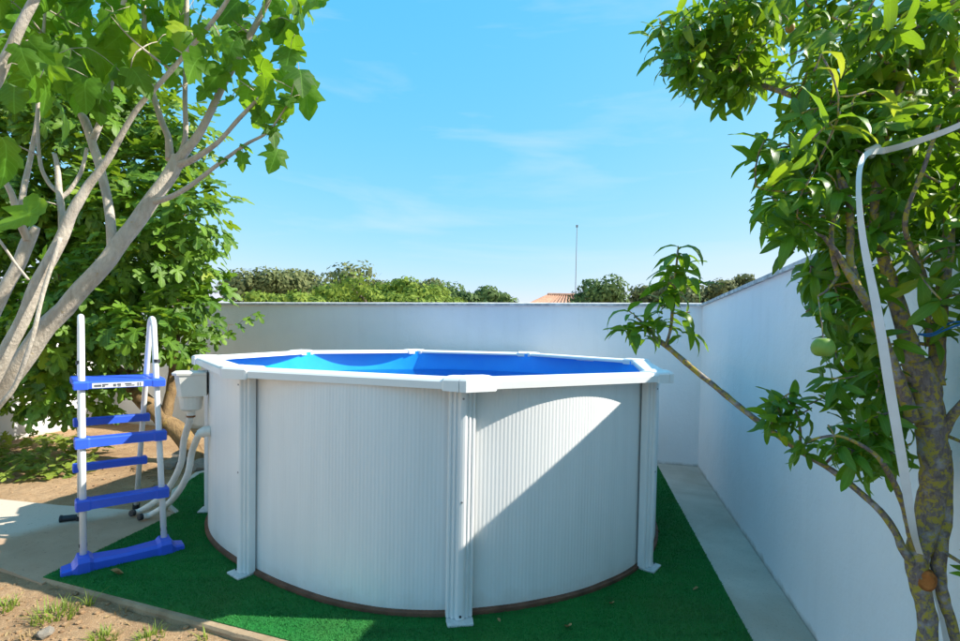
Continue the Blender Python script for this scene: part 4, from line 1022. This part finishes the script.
MB().tube([Vector((mtp.x,27,GZ-.1)), Vector((mtp.x,27,mtp.z*0.5)), Vector((mtp.x,27,mtp.z))], [0.030,0.022,0.016], 8).build('pole', 'mast', mast)
MB().box((mtp.x-.05,26.97,mtp.z-.12),(mtp.x+.05,27.03,mtp.z)).build('antenna_head', 'mast', mast)

# ------------------------------------------------------------------ small things on the ground
def gz(x, y): return GZ + 0.016*mnoise.noise(Vector((x*1.7, y*1.7, 0))) + 0.012*mnoise.noise(Vector((x*7, y*7, 3))) + 0.006*mnoise.noise(Vector((x*19, y*19, 5)))
def tuft(px, py, n, h, spread, m, label, name='grass_tuft', cat='grass'):
    c = gnd(px, py, GZ); V = []; Fc = []; T = []; UV = []
    for i in range(n):
        a = random.uniform(0, 6.28); r = spread*math.sqrt(random.random())*0.7
        x, y = c.x + r*math.cos(a), c.y + r*math.sin(a); z = gz(x, y) - 0.004
        an = a + random.gauss(0, .8); L_ = h*random.uniform(.45, 1.1); lean = random.uniform(.3, 1.2); w = random.uniform(.0022, .005)
        d = Vector((math.cos(an), math.sin(an), 0)); s_ = Vector((-d.y, d.x, 0)); k = len(V); tn = random.random()
        for j, t in enumerate((0, .4, .75, 1)):
            p = Vector((x, y, z)) + d*lean*L_*t*t*.8 + Vector((0,0,L_*t*(1-.35*lean*t*.8)))
            ww_ = w*(1-t*.85)
            V += [p - s_*ww_, p + s_*ww_]; T += [tn]*2; UV += [(.2,t)]*2
        for j in range(3): Fc.append((k+2*j, k+2*j+1, k+2*j+3, k+2*j+2))
    me = mesh(name, V, Fc, uv=UV, tone=T); o = link(name, me, m, None, label=label, category=cat, group='weeds in the bare soil'); return o
tuft(55, 618, 110, 0.085, 0.13, 'weed', 'largest green grass tuft in the bare soil near the lower left corner')
tuft(88, 607, 14, 0.10, 0.03, 'weed', 'slim upright grass tuft in the soil beneath the ladder bar')
tuft(104, 639, 80, 0.06, 0.08, 'weed', 'leafy green grass tuft at the bottom edge, left of the kerb')
tuft(150, 640, 50, 0.07, 0.08, 'weed', 'thin grass tuft at the bottom edge, between leafy tuft and kerb')
tuft(203, 640, 14, 0.07, 0.03, 'weed', 'small grass tuft against the kerb at the bottom edge')
tuft(6, 610, 60, 0.07, 0.09, 'weed', 'grass tuft at the left edge of the picture')
tuft(30, 640, 16, 0.05, 0.05, 'straw', 'dry straw coloured tuft at the lower left corner')
tuft(122, 612, 12, 0.05, 0.05, 'straw', 'dry straw tuft lying along the slab edge')
# ground cover under the fig tree
wf = Foliage('fig', 'weed'); wroot = None
V = []
gc = Foliage('fig', 'weed')
for px, py in poly_pts([(-30,447),(60,440),(100,445),(108,462),(90,476),(40,482),(-30,486)], 260, 1):
    p = gnd(px, py, GZ); p.z = gz(p.x, p.y) + random.uniform(.01, .14)
    gc.add(p, Vector((random.gauss(0,1), random.gauss(0,1), random.uniform(-.1,.8))), Vector((random.gauss(0,.3),random.gauss(0,.3),1)), random.uniform(.07,.15), 0)
gcr = empty('ground_cover', gnd(40, 470, GZ), 'low leafy weeds covering the soil under the fig tree', 'weeds'); gcr['kind'] = 'stuff'
gc.build(gcr, 0)
# stones, clods, dry litter
def stone_mesh(seed, r=1.0):
    bm = bmesh.new(); bmesh.ops.create_icosphere(bm, subdivisions=2, radius=r)
    for v in bm.verts: v.co *= 1 + 0.35*mnoise.noise(v.co*1.3 + Vector((seed*7.1,0,0))); v.co.z *= .65
    me = bpy.data.meshes.new('stone'); bm.to_mesh(me); bm.free(); return me
for i, (px, py, s_, lab) in enumerate(((188,462,.14,'largest grey brown stone at the foot of the fig trunk'),(172,468,.10,'smaller grey brown stone left of the largest one by the fig trunk'),(202,470,.11,'grey stone between fig trunk and pool'),(45,637,.035,'small tan stone in the soil at the lower left'))):
    c = gnd(px, py, GZ); o = link('stone', stone_mesh(i), 'stone', label=lab, category='stone'); o.location = (c.x, c.y, gz(c.x, c.y) + s_*.4); o.scale = (s_, s_, s_); o.rotation_euler = (0,0,i*1.3)
peb = MB(); sm = [stone_mesh(i+9) for i in range(3)]
sv = [[v.co.copy() for v in m.vertices] for m in sm]; sf = [[tuple(p.vertices) for p in m.polygons] for m in sm]
for i in range(420):
    if i < 300: px, py = random.uniform(-20, 230), random.uniform(586, 655)
    else: px, py = random.uniform(-20, 190), random.uniform(466, 500)
    p = gnd(px, py, GZ)
    if inside((p.x, p.y), slab_pts) or inside((p.x, p.y), pad_pts): continue
    s_ = random.choice((.003,.004,.005,.007,.010,.014)); k = i % 3
    peb.add([Vector((p.x, p.y, gz(p.x, p.y)+s_*.3)) + v*s_ for v in sv[k]], sf[k])
peb.build('gravel', 'dirt', kind='stuff', label='loose soil clods and gravel scattered over the bare soil', category='gravel')
def litter(px, py, z, size, label, m='dry', roll=0.4):
    v, f, uv = leaf_lobed([(.2,.05),(.34,.25),(.38,.5),(.28,.75),(.1,.92)], -1.6, .06, px, -.5)
    c = gnd(px, py, z); a = random.uniform(0, 6.28); Rm = Matrix.Rotation(a, 3, 'Z') @ Matrix.Rotation(roll*.3, 3, 'X')
    zmin = min((Rm @ Vector(q)).z for q in v)
    me = mesh('fallen_leaf', [(Rm @ Vector(q) - Vector((0,0,zmin)))*size for q in v], f, uv=uv, smooth=True)
    o = link('fallen_leaf', me, m, label=label, category='leaf', group='dry leaves fallen on the turf'); o.location = (c.x, c.y, z)
litter(124, 573, .012, .07, 'curled dry tan leaf on the turf in front of the ladder bar')
litter(660, 532, .010, .05, 'dry leaf on the turf behind the right hand pool post')
litter(610, 603, .010, .035, 'small tan dry leaf on the turf by the base track, right of centre')
litter(566, 626, .010, .045, 'brown dry leaf on the turf in front of the pool')
litter(693, 590, .010, .03, 'tiny reddish dry leaf on the turf near the concrete strip')
litter(500, 622, .010, .02, 'tiny pale leaf on the turf beside the central pool post')
# dry twigs on the soil by the fig trunk
tw = MB()
for i in range(14):
    p = gnd(random.uniform(125,180), random.uniform(457,478), GZ); a = random.uniform(-.6,.6); L_ = random.uniform(.15,.4); z = gz(p.x, p.y)+.006
    tw.tube([Vector((p.x,p.y,z)), Vector((p.x+L_*.5*math.cos(a), p.y+L_*.5*math.sin(a), z+.02)), Vector((p.x+L_*math.cos(a), p.y+L_*math.sin(a), z+.008))], [.005,.004,.002], 5)
tw.build('dry_twigs', 'straw', kind='stuff', label='dry twigs scattered on the soil by the fig trunk', category='twigs')

# dead leaves and straw strewn over the bare soil
lf = Foliage('lance', 'straw')
for i in range(170):
    px, py = (random.uniform(-20, 225), random.uniform(584, 655)) if i < 110 else (random.uniform(-20, 190), random.uniform(462, 498))
    p = gnd(px, py, GZ)
    if inside((p.x, p.y), slab_pts) or inside((p.x, p.y), pad_pts): continue
    p.z = gz(p.x, p.y) + 0.006
    lf.add(p, Vector((random.gauss(0,1), random.gauss(0,1), random.uniform(0,.15))), Vector((random.gauss(0,.25), random.gauss(0,.25), 1)), random.uniform(.015, .05), 0)
lr_ = empty('leaf_litter', gnd(80, 615, GZ), 'dead leaves and straw strewn over the bare soil', 'leaf litter'); lr_['kind'] = 'stuff'
lf.build(lr_, 0)
